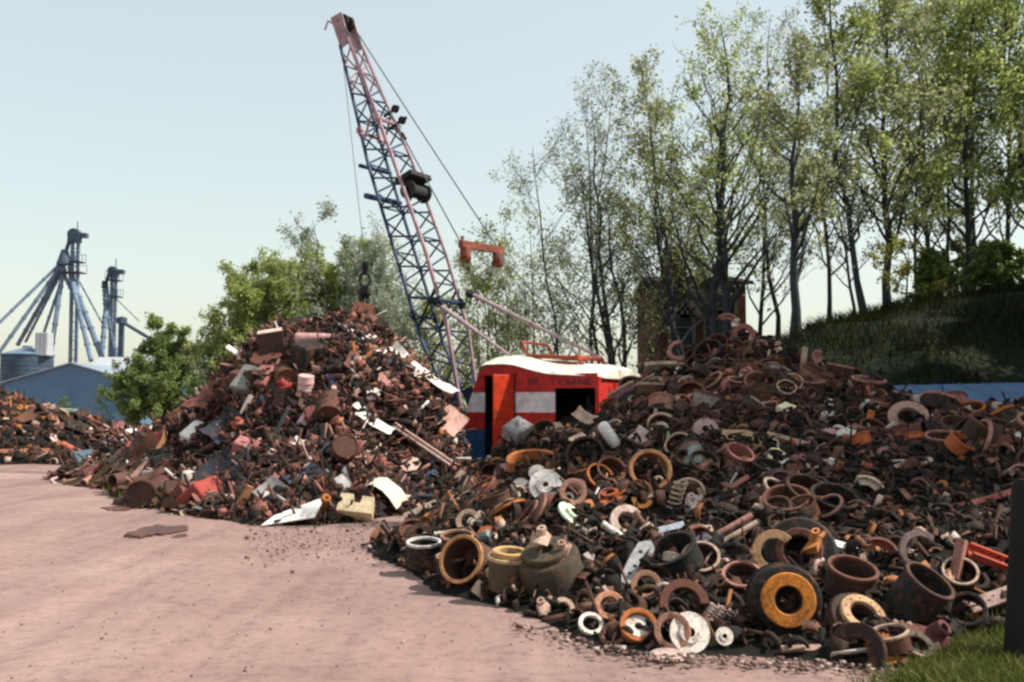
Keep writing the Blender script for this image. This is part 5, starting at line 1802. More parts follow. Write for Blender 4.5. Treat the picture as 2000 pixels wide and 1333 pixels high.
hero('gear_wheel', 'gearB', sh_gear(0.14, 0.3, 20), 1378, 842, 50, (-0.2, -0.85, 0.5), (0.46, 0.32, 0.30), 'pinkish gear wheel left of the yellowish holed plate', None, lift=0.4)
hero('flat_bar', 'barE', sh_bar(0.06, 0.05), 1540, 860, 84, (0.95, 0, -0.25), 'pale tan', 'pale bar sloping down to the right of the yellowish holed plate', 'the pale sloping bar', lift=0.3)
hero('iron_casting', 'lumpJ', sh_lump(33, 1.0), 1623, 908, 30, (0, -0.5, 0.8), 'white', 'white egg-shaped lump on the right part of the heap', 'the white egg-shaped lump', lift=0.4)
hero('brake_shoe', 'shoe6', sh_shoe(90), 1690, 968, 76, (0.0, -0.8, 0.5), (0.62, 0.50, 0.40), 'cream curved shoe on the dark slope above the orange casting', 'the cream curved shoe', xref=(0.8, 0, 0.3), lift=0.4)
hero('iron_casting', 'lumpK', sh_lump(35, 0.7), 1692, 922, 42, (0, -0.5, 0.8), (0.40, 0.12, 0.05), 'orange-red lump above the cream curved shoe', None, lift=0.4)
hero('steel_pipe', 'pipeD', sh_pipe(0.16, 0.7), 1698, 822, 40, (0.2, -0.1, 0.97), (0.55, 0.18, 0.04), 'short bright orange pipe standing left of the pinkish oval ring', None, lift=0.4)
hero('flat_bar', 'barF', sh_bar(0.09, 0.05, 0.05), 1785, 908, 74, (0.97, 0, 0.2), 'pale tan', 'tan bar with a pale end lying below the pinkish oval ring', 'the pale-ended bar', lift=0.3)
hero('steel_pipe', 'pipeE', sh_pipe(0.12, 0.7), 1570, 702, 46, (0.15, 0, 1), 'pale tan', 'short upright tan pipe near the right end of the crest', 'the upright tan pipe', lift=0.4)
hero('iron_casting', 'lumpL', sh_lump(37, 0.6), 1592, 700, 40, (0, -0.5, 0.8), 'pink-rusted', 'pinkish casting beside the upright tan pipe', None, lift=0.4)
hero('iron_casting', 'lumpM', sh_lump(39, 0.5), 1520, 682, 46, (0.1, -0.3, 0.9), 'pale tan', 'pale stone-like casting on the crest right of the crest ring', None, lift=0.3, sc=(1, .6, .7))
hero('metal_box', 'boxB', sh_box(0.5, 0.4, 0.3), 1010, 842, 48, (0.1, -0.6, 0.75), 'grey', 'bluish grey motor casing leaning against the crane side', 'the grey motor casing', 'grey', lift=0.45)
hero('iron_casting', 'lumpN', sh_lump(41, 0.6), 1005, 836, 36, (0, -0.5, 0.85), (0.45, 0.46, 0.50), 'rounded pale grey casting on top of the grey motor casing', None, on=('boxB', 0.4))
hero('flat_bar', 'barG', sh_bar(0.07, 0.04), 838, 990, 96, (0.9, 0.05, 0.4), (0.46, 0.38, 0.29), 'pale tan bar slanting up between the two heaps', 'the slanting tan bar', lift=0.3)
hero('steel_pipe', 'pipeF', sh_pipe(0.08, 0.7), 880, 1041, 60, (1, 0, 0.1), 'off-white', 'whitish pipe lying level behind the front drums', None, lift=0.4)
hero('steel_ring', 'ring13', sh_ring(0.3, 0.2), 914, 1018, 46, (-0.2, -0.8, 0.5), (0.42, 0.30, 0.22), 'tan ring behind the whitish level pipe', None, lift=0.4)
hero('scrap_plate', 'plG', sh_plate(13, 3, 0.05, False), 897, 928, 34, (0, -0.8, 0.5), 'pale tan', 'pale triangular plate between the crane and the slanting tan bar', 'the pale triangular plate', lift=0.4)
hero('iron_casting', 'lumpO', sh_lump(43, 0.9), 1063, 1190, 50, (-0.3, -0.6, 0.7), (0.50, 0.33, 0.27), 'pinkish casting at the dirt edge left of the bottom row', 'the dirt-edge casting', lift=0.3)
hero('broken_ring', 'cring9', sh_cring(0.30, 0.2, 250), 1100, 1190, 44, (0.2, -0.8, 0.5), 'pale tan', 'pale broken ring between the dirt-edge casting and the small white ring', None, lift=0.4)
hero('flat_bar', 'barH', sh_bar(0.08, 0.04), 1565, 1267, 76, (1, 0.05, 0.02), (0.42, 0.27, 0.22), 'pinkish bar lying on the dirt below the orange-ringed drum', None, lift=0.12)
hero('iron_casting', 'lumpP', sh_lump(45, 0.7), 1805, 1130, 34, (0, -0.6, 0.7), (0.42, 0.10, 0.05), 'small orange-red lump below the gapped grey-pink ring', None, lift=0.5)
hero('steel_ring', 'ring14', sh_ring(0.4, 0.4), 1890, 1195, 70, (-0.4, -0.7, 0.6), 'blackened', 'black hoop between the very large drum and the punched strip', None, lift=0.2)

# --- tall mound on the left
hero('white_panel', 'p:tap', sh_poly([(-.5, -.17), (-.28, -.02), (.46, .19), (.5, .12), (.40, -.10)], 0.02), 570, 1002, 112, (0.0, -0.6, 0.8), 'white', 'large white tapered panel lying at the foot of the left mound', 'the white tapered panel', xref=(0.98, 0.05, 0.1), lift=0.0, Y=14.45, cat='panel', sc=(1, 1.6, 1))
hero('metal_box', 'p:notch', [('casing', MB().prism([(-.5, -.28), (.5, -.3), (.48, .22), (.15, .24), (.12, .0), (-.08, .02), (-.1, .27), (-.46, .27)], -.22, .22), 0)], 696, 990, 68, (0.05, -0.8, 0.6), (0.66, 0.54, 0.34), 'tan box with a notched top at the foot of the left mound', 'the notched tan box', xref=(1, 0, -0.1), lift=0.3, cat='box')
hero('white_panel', 'p:kite', sh_poly([(-.35, -.5), (.3, -.42), (.45, .05), (.1, .5), (-.2, .3)], 0.03), 663, 948, 48, (0.15, -0.8, 0.55), 'white', 'white kite-shaped panel above the notched tan box', 'the white kite-shaped panel', lift=0.4, cat='panel', xref=(1, 0, .1))
hero('scrap_plate', 'brk', sh_poly([(-.5, .2), (.4, .5), (.3, -.5), (0, -.4)], 0.03), 640, 942, 42, (-0.2, -0.85, 0.45), (0.30, 0.14, 0.08), 'brown plate folded against the left edge of the white kite-shaped panel', None, lift=0.4, xref=(1, 0, .1))
hero('bent_sheet', 'p:curve', sh_sheet(21, 0.5, 0.2, -0.32, 0.012), 744, 955, 98, (0.1, -0.45, 0.88), (0.66, 0.60, 0.48), 'long cream curved panel at the right foot of the left mound', 'the cream curved panel', xref=(0.85, -0.3, -0.42), lift=0.35)
hero('steel_beam', 'beamA', sh_section('channel', 0.045, 0.02), 824, 868, 136, (0.80, -0.15, -0.52), (0.50, 0.36, 0.31), 'long pale pinkish beam slanting down the right side of the left mound', 'the long slanting beam', lift=0.2)
hero('white_panel', 'p:dpan', sh_sheet(23, 0.5, 0.16, 0.04, 0.01), 735, 825, 76, (0.3, -0.6, 0.7), 'white', 'narrow white panel sloping down to the right, centre right of the left mound', 'the narrow white panel', xref=(0.75, -0.1, -0.55), lift=0.35, cat='panel')
hero('white_panel', 'p:dpan2', sh_sheet(25, 0.5, 0.2, 0.03, 0.015), 712, 800, 46, (0.3, -0.6, 0.7), 'off-white', 'short off-white panel just above the narrow white one', None, xref=(0.8, -0.1, -0.5), lift=0.4, cat='panel')
hero('white_panel', 'p:bigp', sh_sheet(27, 0.5, 0.17, 0.03, 0.02), 845, 738, 112, (0.45, -0.35, 0.82), (0.72, 0.60, 0.56), 'broad whitish pink panel on the upper right shoulder of the left mound', 'the broad shoulder panel', xref=(0.82, -0.2, -0.5), lift=0.2, cat='panel')
hero('bent_sheet', 'p:crump', sh_sheet(29, 0.45, 0.36, 0.1, 0.09), 766, 692, 62, (0.25, -0.6, 0.75), (0.78, 0.72, 0.68), 'crumpled white sheet high on the right of the left mound', 'the crumpled white sheet', lift=0.3, smooth=20)
hero('white_panel', 'p:pairA', sh_sheet(31, 0.5, 0.14, 0.02, 0.01), 700, 656, 52, (0.3, -0.6, 0.75), 'white', 'left of two white slats lying side by side below the left mound crest', 'the two white slats', xref=(0.6, -0.1, -0.7), lift=0.3, cat='panel')
hero('white_panel', 'p:pairA', sh_sheet(31, 0.5, 0.14, 0.02, 0.01), 716, 653, 52, (0.3, -0.6, 0.75), 'off-white', 'right of two white slats lying side by side below the left mound crest', None, xref=(0.6, -0.1, -0.7), lift=0.3, cat='panel')
hero('steel_pipe', 'p:cone', [('tube', MB().lathe([(0.0, -0.5), (0.13, -0.5), (0.135, -0.48), (0.055, 0.5), (0.0, 0.5)], 18), 0)], 630, 661, 100, (0.99, 0.02, 0.05), (0.52, 0.31, 0.29), 'pink tapering pipe lying level near the top of the left mound', 'the pink tapering pipe', lift=0.2)
hero('metal_box', 'boxC', sh_box(0.5, 0.34, 0.3), 612, 694, 74, (0.05, -0.3, 0.95), 'blackened', 'large black box under the pink tapering pipe', 'the large black box', lift=0.1)
hero('metal_box', 'boxD', sh_box(0.5, 0.4, 0.55), 531, 674, 50, (-0.12, -0.25, 0.96), (0.05, 0.035, 0.03), 'dark appliance box with a pale pinkish lid on the upper left shoulder', 'the pale-lidded appliance box', (0.66, 0.50, 0.44), lift=0.25, xref=(0.95, 0.2, 0.15))  # lid and casing colours hold the lit top and shaded sides
hero('metal_box', 'p:cans', sh_box(0.5, 0.30, 0.24), 379, 845, 46, (-0.1, -0.7, 0.7), 'white', 'white boxy tank with a seam on the lower left slope', 'the white boxy tank', lift=0.35)
hero('propane_tank', 'p:can', sh_barrel(0.36), 597, 754, 42, (0.1, -0.25, 0.96), (0.62, 0.40, 0.38), 'pink drum-shaped can standing in the middle of the left mound', 'the pink can', lift=0.35, cat='can')
hero('barrel', 'barB', sh_barrel(0.42), 672, 880, 58, (0.25, -0.9, 0.35), (0.10, 0.05, 0.035), 'brown barrel seen end on in the lower middle of the left mound', 'the brown barrel', lift=0.3)
hero('iron_casting', 'p:lq', sh_lump(51, 0.9), 655, 765, 28, (0, -0.6, 0.8), (0.78, 0.68, 0.54), 'cream lump in the middle of the left mound', 'the cream lump', lift=0.4)
hero('iron_casting', 'p:lq2', sh_lump(53, 0.9), 695, 763, 16, (0, -0.6, 0.8), (0.70, 0.60, 0.48), 'tiny cream lump right of the larger cream lump', None, lift=0.4)
hero('scrap_plate', 'p:lr', sh_plate(19, 5, 0.1), 728, 770, 44, (0.1, -0.7, 0.6), 'off-white', 'whitish angular plate above the narrow white panel', None, lift=0.4)
hero('scrap_plate', 'plR', sh_plate(23, 7, 0.05), 760, 740, 72, (0.3, -0.65, 0.7), 'pink-rusted', 'wide pink-rusted plate below the crumpled white sheet', 'the wide pink plate', lift=0.25)
hero('bent_sheet', 'shR', sh_sheet(37, 0.5, 0.2, 0.1, 0.04), 800, 722, 54, (0.4, -0.5, 0.75), 'off-white', 'off-white bent strip left of the broad shoulder panel', None, lift=0.3, xref=(.7, 0, -.6))
hero('iron_casting', 'lumpT', sh_lump(55, 1.0), 465, 830, 34, (0.2, -0.4, 0.85), (0.42, 0.12, 0.09), 'red lump on the left half of the mound', 'the red lump', lift=0.4)
hero('flat_bar', 'p:stick', sh_bar(0.10, 0.06), 480, 793, 44, (0.45, 0.0, 0.88), (0.70, 0.56, 0.52), 'short whitish pink stick standing above the red lump', None, lift=0.4)
hero('white_panel', 'p:plk', sh_sheet(39, 0.5, 0.14, 0.02, 0.015), 317, 826, 52, (-0.2, -0.6, 0.75), (0.74, 0.64, 0.62), 'whitish plank slanting up on the left slope of the mound', 'the whitish plank', xref=(0.8, 0.1, 0.5), lift=0.3, cat='plank')
hero('metal_box', 'p:wb', sh_box(0.4, 0.34, 0.5, False), 258, 853, 26, (0.1, -0.3, 0.95), 'white', 'small white box at the far left tail of the mound', 'the small white box', lift=0.4)
hero('iron_casting', 'p:wb2', sh_lump(57, 0.8), 241, 866, 20, (0, -0.5, 0.85), 'off-white', 'small white lump left of the small white box', None, lift=0.4)
hero('flat_bar', 'p:ytag', sh_bar(0.16, 0.08), 203, 893, 26, (0.92, 0, 0.3), (0.80, 0.72, 0.45), 'short yellowish bar at the left tip of the mound', 'the yellowish bar', lift=0.4)
hero('flat_bar', 'p:ang', sh_poly([(-.5, -.05), (-.36, .14), (-.22, .02), (.2, .05), (.5, .12), (.48, .0), (.1, -.1), (-.3, -.14)], 0.06), 610, 863, 84, (0.1, -0.8, 0.5), (0.74, 0.62, 0.58), 'white zigzag bracket in the lower middle of the left mound', 'the white zigzag bracket', lift=0.4, xref=(1, 0, 0.05), cat='bracket')
hero('flat_bar', 'barT', sh_bar(0.10, 0.06, -0.06), 470, 978, 64, (0.55, 0.0, 0.82), (0.36, 0.16, 0.08), 'orange-brown curved arm rising at the foot of the left mound', 'the orange-brown arm', lift=0.35)
hero('bent_sheet', 'shT', sh_sheet(41, 0.4, 0.34, 0.1, 0.04), 528, 958, 66, (0.1, -0.8, 0.55), 'grey', 'grey bent sheet leaning left of the white tapered panel', None, lift=0.3)
hero('steel_pipe', 'pipeT', sh_pipe(0.04, 0.7), 404, 874, 84, (0.85, 0.0, 0.5), (0.20, 0.11, 0.08), 'thin brown pipe below the white boxy tank', None, lift=0.3)
hero('scrap_plate', 'p:w1', sh_plate(29, 5, 0.12, False), 530, 895, 24, (0, -0.8, 0.5), 'white', 'small white block left of the white zigzag bracket', None, lift=0.5)
hero('bent_sheet', 'shB2', sh_sheet(43, 0.5, 0.42, 0.16, 0.05), 438, 832, 74, (-0.1, -0.8, 0.55), (0.022, 0.034, 0.052), 'dark navy bent sheet left of the red lump', 'the dark navy sheet', lift=0.2)
hero('bent_sheet', 'shB3', sh_sheet(45, 0.5, 0.4, 0.14, 0.05), 430, 920, 86, (0.1, -0.8, 0.55), (0.014, 0.02, 0.03), 'large blue-black sheet low on the left mound', None, lift=0.2)
hero('bent_sheet', 'shB4', sh_sheet(47, 0.5, 0.3, 0.14, 0.05), 600, 935, 70, (0.1, -0.7, 0.65), (0.03, 0.06, 0.085), 'teal-blue bent sheet left of the brown folded plate', None, lift=0.2)
hero('steel_pipe', 'pipeU', sh_pipe(0.05, 0.7), 548, 828, 66, (0.45, -0.1, 0.85), (0.12, 0.17, 0.20), 'thin blue-grey pipe upright in the mound centre', None, lift=0.3)
hero('propane_tank', 'p:prp', sh_tank(0.26), 365, 937, 36, (0.1, -0.2, 0.97), (0.66, 0.54, 0.48), 'small whitish tank with a collar at the left foot of the mound', 'the small whitish tank', 'orange-rusted', lift=0.4, cat='tank')
hero('flat_bar', 'p:top1', sh_bar(0.10, 0.05), 462, 690, 46, (0.75, 0, -0.5), 'white', 'white stick poking out at the upper left edge of the mound', 'the white edge stick', lift=0.3)
hero('scrap_plate', 'p:top2', sh_plate(31, 5, 0.1, False), 474, 688, 24, (0.3, -0.7, 0.6), 'white', 'little white plate crossing the white edge stick', None, lift=0.4)
hero('bent_sheet', 'shP', sh_sheet(49, 0.5, 0.4, 0.06, 0.05), 880, 822, 66, (0.35, -0.7, 0.6), (0.50, 0.30, 0.25), 'ragged pink-rusted sheet next to the front of the crane', 'the ragged pink sheet', lift=0.25)
hero('bent_sheet', 'shP2', sh_sheet(51, 0.5, 0.45, 0.10, 0.05), 410, 770, 84, (-0.35, -0.6, 0.7), (0.20, 0.075, 0.055), 'wide red-brown sheet on the upper left slope of the mound', 'the wide red-brown sheet', lift=0.15)
hero('scrap_plate', 'p:pk', sh_plate(37, 6, 0.06), 800, 908, 60, (0.2, -0.7, 0.6), (0.58, 0.40, 0.34), 'pinkish plate with a hole at the right foot of the mound', None, lift=0.3)
hero('tree_log', 'logA', sh_pipe(0.16, 0.3), 140, 878, 44, (0.85, -0.1, -0.4), (0.52, 0.13, 0.08), 'short red pipe lying at the right end of the far left pile', 'the short red pipe', lift=0.4, cat='pipe') if False else hero('steel_pipe', 'pipeR', sh_pipe(0.16, 0.6), 140, 878, 44, (0.85, -0.1, -0.4), (0.52, 0.13, 0.08), 'short red pipe lying at the right end of the far left pile', 'the short red pipe', lift=0.4)
hero('steel_beam', 'beamB', sh_section('beam', 0.045, 0.02), 42, 884, 108, (1, 0, 0.02), (0.42, 0.17, 0.09), 'long orange-rusted beam along the front of the far left pile', 'the long orange beam', lift=0.2)


# ------------------------------------------------------------------ the rest of the scrap, piece by piece
KINDS = {
    'drum': ('brake_drum', [('f:d1', sh_drum(0.34)), ('f:d2', sh_drum(0.46, 0.2, 10)), ('f:d3', sh_hubdrum(0.5, 0.3, 0.16, 24))], 'n', 'brake drum'),
    'disc': ('brake_disc', [('f:s1', sh_disc(0.12, 5)), ('f:s2', sh_disc(0.16, 4, 0.14))], 'n', 'brake disc'),
    'ring': ('steel_ring', [('f:r1', sh_ring(0.31, 0.14)), ('f:r2', sh_ring(0.38, 0.25)), ('f:r3', sh_ring(0.24, 0.12)), ('f:r4', sh_ring(0.42, 0.08))], 'n', 'steel ring'),
    'gear': ('gear_wheel', [('f:g1', sh_gear()), ('f:g2', sh_gear(0.15, 0.25, 18))], 'n', 'gear wheel'),
    'cring': ('broken_ring', [('f:c1', sh_cring(0.33, 0.16, 230)), ('f:c2', sh_cring(0.36, 0.3, 170)), ('f:c3', sh_cring(0.28, 0.1, 290))], 'n', 'broken ring'),
    'shoe': ('brake_shoe', [('f:h1', sh_shoe(140)), ('f:h2', sh_shoe(100))], 'n', 'brake shoe'),
    'spring': ('coil_spring', [('f:p1', sh_spring(6)), ('f:p2', sh_spring(4, 0.24))], 'l', 'coil spring'),
    'pipe': ('steel_pipe', [('f:t1', sh_pipe(0.06, 0.75, 10)), ('f:t2', sh_pipe(0.10, 0.8, 12)), ('f:t3', sh_pipe(0.05, 0.7, 10, True))], 'l', 'steel pipe'),
    'bar': ('flat_bar', [('f:b1', sh_bar(0.06, 0.02, 0.05)), ('f:b2', sh_bar(0.09, 0.03)), ('f:b3', sh_bar(0.04, 0.03, 0.1))], 'l', 'flat bar'),
    'angle': ('angle_iron', [('f:a1', sh_section('angle')), ('f:a2', sh_section('channel', 0.10))], 'l', 'angle iron'),
    'beam': ('steel_beam', [('f:e1', sh_section('beam', 0.07)), ('f:e2', sh_section('channel', 0.07))], 'l', 'steel beam'),
    'plate': ('scrap_plate', [('f:l%d' % k, sh_plate(60 + k, 5 + k % 3, 0.04, k % 2 == 0)) for k in range(5)], 'n', 'scrap plate'),
    'sheet': ('bent_sheet', [('f:m%d' % k, sh_sheet(70 + k, 0.5, 0.2 + 0.06 * k, 0.1 + 0.05 * k, 0.04)) for k in range(4)], 'n', 'bent sheet'),
    'lump': ('iron_casting', [('f:k%d' % k, sh_lump(80 + k, 0.5 + 0.12 * k)) for k in range(5)], 'n', 'iron casting'),
    'box': ('metal_box', [('f:x1', sh_box()), ('f:x2', sh_box(0.5, 0.25, 0.2))], 'n', 'metal box'),
    'barrel': ('barrel', [('f:y1', sh_barrel(0.36))], 'l', 'barrel'),
}
SHADES_R = [('dark brown', 30), ('blackened', 17), ('brown', 25), ('pink-rusted', 12), ('orange-rusted', 5), ('pale tan', 6), ('grey', 2.5), ('off-white', 2)]
SHADES_L = [('dark brown', 30), ('blackened', 16), ('brown', 30), ('pink-rusted', 9), ('orange-rusted', 1.5), ('pale tan', 3), ('grey', 1), ('off-white', 4), ('dull blue', 2), ('dull red', 5)]      # its left half
SHADES_M = [('dark brown', 18), ('blackened', 12), ('brown', 24), ('pink-rusted', 22), ('orange-rusted', 1.5), ('pale tan', 8), ('grey', 2), ('off-white', 9), ('dull blue', 1.5), ('dull red', 5)]     # its right half


def pick(rr, table):
    t = rr.uniform(0, sum(w for _, w in table))
    for v, w in table:
        t -= w
        if t <= 0:
            return v
    return table[-1][0]


FILL = []


def clear_of_heroes(px, py, half):
    cx, cy = int(px // 60), int(py // 60)
    for i in range(cx - 2, cx + 3):
        for j in range(cy - 2, cy + 3):
            for (hx, hy, hw) in PLACED.get((i, j), ()):
                if abs(px - hx) < hw + half * 0.8 and abs(py - hy) < hw * 0.75 + half * 0.7:
                    return False
    return True


def front(hill, x, y):
    z = hill.h(x, y)
    n = hill.normal(x, y)
    v = (CAM - Vector((x, y, z))).normalized()
    return z, n, n.dot(v)


def strew(hill, where, table, shades, n, rect, seed, size, group_tail):
    rr = random.Random(seed)
    made = 0
    tries = 0
    while made < n and tries < n * 60:
        tries += 1
        x, y = rr.uniform(rect[0], rect[1]), rr.uniform(rect[2], rect[3])
        if hill.h(x, y) < 0.03:
            continue
        z, nv, facing = front(hill, x, y)
        if z < max([h.h(x, y) for h in PILES]) - 0.01 or facing < 0.06:
            continue
        kind = pick(rr, table)
        name, variants, orient, noun = KINDS[kind]
        s = size[kind] * rr.choice((0.7, 0.85, 1.0, 1.0, 1.2, 1.45))
        px, py = proj((x, y, z))
        if not (-20 < px < 2020 and py < 1345):
            continue
        w = s / y * F
        if 893 < px < 1020 and 780 < py < 925 - (px - 893) * 0.35:      # nothing lies in front of the cab's foot
            continue
        if not clear_of_heroes(px, py, w / 2):
            continue
        key, parts = rr.choice(variants)
        if orient == 'l':
            t1 = Vector((nv.x, nv.y, 0)) if abs(nv.x) + abs(nv.y) > 0.05 else Vector((1, 0, 0))
            t1 = (t1 - nv * t1.dot(nv)).normalized()                   # straight down the slope
            t2 = nv.cross(t1)
            u = rr.gauss(0.25, 0.55) if hill is LEFT else rr.uniform(0, PI)
            axis = t1 * math.cos(u) + t2 * math.sin(u) + nv * rr.gauss(0.12, 0.3)
            lift = 0.03
        else:
            k_ = 0.55 if kind in ('sheet', 'plate') else 1.0
            axis = nv + Vector((rr.gauss(0, 0.5), rr.gauss(-0.15, 0.5), rr.gauss(0, 0.35))) * k_
            lift = rr.uniform(0.0, 0.12)
        col = pick(rr, shades or (SHADES_M if px + rr.gauss(0, 60) > 640 else SHADES_L))
        if kind == 'drum' and col in ('off-white', 'pale tan'):
            col = 'brown'
        dim = 0.72 if hill is RIGHT and col in ('brown', 'dark brown', 'pink-rusted', 'blackened') else 1.0      # deeper shade over this heap put into its colours
        c = tuple(v * dim * rr.uniform(0.8, 1.2) for v in C[col])
        c2 = c
        if kind in ('drum', 'disc') and rr.random() < 0.5:
            c2 = tuple(v * 1.0 for v in C[rr.choice(('pink-rusted', 'orange-rusted', 'pale tan', 'brown'))])
        M = frame(Vector((x, y, z)) + nv * lift * s, axis, (rr.gauss(0, 1), rr.gauss(0, 1), rr.gauss(0, 1)), s)
        o = put(name, key, parts, M, c, c2, 'x', noun, noun + 's ' + group_tail, split=w > 34)
        FILL.append([o, px, py, w, col, noun, where])
        made += 1


SZ = {'drum': 0.32, 'disc': 0.29, 'ring': 0.27, 'gear': 0.24, 'cring': 0.29, 'shoe': 0.32, 'spring': 0.27, 'pipe': 0.50, 'bar': 0.42, 'angle': 0.5, 'beam': 0.7, 'plate': 0.32, 'sheet': 0.42, 'lump': 0.26, 'box': 0.34, 'barrel': 0.6}
SZL = dict(SZ, pipe=1.0, bar=0.9, angle=0.95, beam=1.3, plate=0.55, sheet=0.80, lump=0.34, box=0.5, barrel=0.7)
strew(RIGHT, 'the drum heap', [('drum', 21), ('disc', 12), ('ring', 21), ('gear', 5), ('cring', 14), ('shoe', 13), ('spring', 4), ('pipe', 4), ('bar', 5), ('angle', 3), ('plate', 4), ('lump', 6)],
      SHADES_R, 1380, (-2.2, 9.5, 6.3, 17.5), 21, SZ, 'in the drum heap')
strew(LEFT, 'the left mound', [('pipe', 13), ('bar', 17), ('angle', 12), ('beam', 5), ('plate', 16), ('sheet', 17), ('lump', 10), ('box', 5), ('barrel', 2), ('ring', 3)],
      None, 760, (-13.5, -0.5, 14.5, 25.5), 22, SZL, 'on the left mound')
strew(FAR, 'the far left pile', [('pipe', 10), ('bar', 14), ('angle', 8), ('plate', 14), ('sheet', 12), ('lump', 12), ('box', 4)],
      SHADES_R, 110, (-20, -10, 28, 34), 23, SZL, 'on the far left pile')


def sector(dx, dy):
    a = math.degrees(math.atan2(-dy, dx)) % 360
    return ['right of', 'upper right of', 'above', 'upper left of', 'left of', 'lower left of', 'below', 'lower right of'][int(((a + 22.5) % 360) // 45)]


def name_fillers():
    buckets = {}
    for it in FILL:
        o, px, py, w, col, noun, where = it
        best = min(HEROES, key=lambda h: math.hypot(px - h[0], (py - h[1]) * 1.15))
        dist = math.hypot(px - best[0], py - best[1])
        size = 'small ' if w < 26 else ('big ' if w > 62 else '')
        rel = ('well ' if dist > 75 + best[2] else '' if dist > 40 + best[2] else 'close ') + sector(px - best[0], py - best[1])
        buckets.setdefault((size, col, noun, rel, best[3], o['group']), []).append(it)
    for (size, col, noun, rel, short, grp), its in buckets.items():
        tail = ', far left pile' if 'far left' in grp else ''
        base = f'{size}{col} {noun} {rel} {short}{tail}'
        n = len(its)
        if n == 1:
            its[0][0]['label'] = base
            continue
        xs = [i[1] for i in its]
        ys = [i[2] for i in its]
        horiz = max(xs) - min(xs) >= max(ys) - min(ys)
        its.sort(key=lambda i: i[1] if horiz else i[2])
        words = {2: ('left', 'right') if horiz else ('upper', 'lower'), 3: ('leftmost', 'middle', 'rightmost') if horiz else ('topmost', 'middle', 'lowest')}.get(n)
        for k, i in enumerate(its):
            if words:
                w_ = words[k]
            elif k == 0:
                w_ = 'leftmost' if horiz else 'topmost'
            elif k == n - 1:
                w_ = 'rightmost' if horiz else 'lowest'
            else:
                w_ = ['', 'second', 'third', 'fourth', 'fifth', 'sixth', 'seventh', 'eighth', 'ninth', 'tenth', 'eleventh', 'twelfth'][min(k, 11)] + (' from left' if horiz else ' from top')
            i[0]['label'] = f'{w_} {base}' if ' ' not in w_ else f'{base}, {w_}'

    seen = {}
    for it in FILL:
        seen.setdefault(it[0]['label'], []).append(it[0])
    for lab, os_ in seen.items():
        if len({o['group'] for o in os_}) > 1:
            for o in os_:
                o['label'] = lab + (', drum heap' if 'drum heap' in o['group'] else ', left mound' if 'left mound' in o['group'] else '')


name_fillers()


# small broken bits that fill the gaps: nobody could count them
def box_t(a, b, c):
    v = np.array([(i * a, j * b, k * c) for i in (-1, 1) for j in (-1, 1) for k in (-1, 1)], float) / 2
    f = np.array([(0, 1, 3, 2), (4, 6, 7, 5), (0, 4, 5, 1), (2, 3, 7, 6), (0, 2, 6, 4), (1, 5, 7, 3)])
    return v, f


def arc_t(a, ri, h, n=5):
    v, f = [], []
    for i in range(n + 1):
        t = a * i / n
        for r, z in ((ri, -h), (ri, h), (0.5, h), (0.5, -h)):
            v.append((r * math.cos(t), r * math.sin(t), z))
    for i in range(n):
        for q in range(4):
            f.append((i * 4 + q, i * 4 + (q + 1) % 4, i * 4 + 4 + (q + 1) % 4, i * 4 + 4 + q))
    f += [(0, 1, 2, 3), (n * 4 + 3, n * 4 + 2, n * 4 + 1, n * 4)]
    return np.array(v, float), np.array(f)


def bits(name, label, hill, n, rect, seed, smin, smax, mat, templates, weights, mind=0.0):
    rs = np.random.RandomState(seed)
    groups = [[] for _ in templates]
    made = tries = 0
    while made < n and tries < n * 12:
        tries += 1
        x, y = rs.uniform(rect[0], rect[1]), rs.uniform(rect[2], rect[3])
        z = hill.h(x, y)
        if z < 0.01:
            continue
        nv = hill.normal(x, y)
        v = Vector((-x, -y, CAMZ - z))
        if nv.dot(v) / v.length < -0.12:
            continue
        px, py = proj((x, y, z))
        if px < -150 or px > 2200:
            continue
        groups[rs.choice(len(templates), p=weights)].append((x, y, z + rs.uniform(-0.02, 0.05)))
        made += 1
    VV, FF, o = [], [], 0
    for (tv, tf), pts in zip(templates, groups):
        if not pts:
            continue
        P = np.array(pts)
        k = len(P)
        q = rs.normal(0, 1, (k, 4))
        q /= np.linalg.norm(q, axis=1)[:, None]
        a, b, c, d = q.T
        Rm = np.stack([1 - 2 * (c * c + d * d), 2 * (b * c - a * d), 2 * (b * d + a * c), 2 * (b * c + a * d), 1 - 2 * (b * b + d * d), 2 * (c * d - a * b), 2 * (b * d - a * c), 2 * (c * d + a * b), 1 - 2 * (b * b + c * c)], 1).reshape(k, 3, 3)
        s = rs.uniform(smin, smax, k)[:, None] * rs.uniform(0.7, 1.3, (k, 3))
        loc_ = tv[None] * s[:, None, :]
        V = np.einsum('kij,kvj->kvi', Rm, loc_) + P[:, None, :]
        F_ = tf[None] + (np.arange(k) * len(tv))[:, None, None] + o
        VV.append(V.reshape(-1, 3))
        FF.append(F_.reshape(-1, 4))
        o += k * len(tv)
    me = np_mesh(name, np.concatenate(VV), np.concatenate(FF), mat)
    return tag(link(name, me), label, None, None, 'stuff')


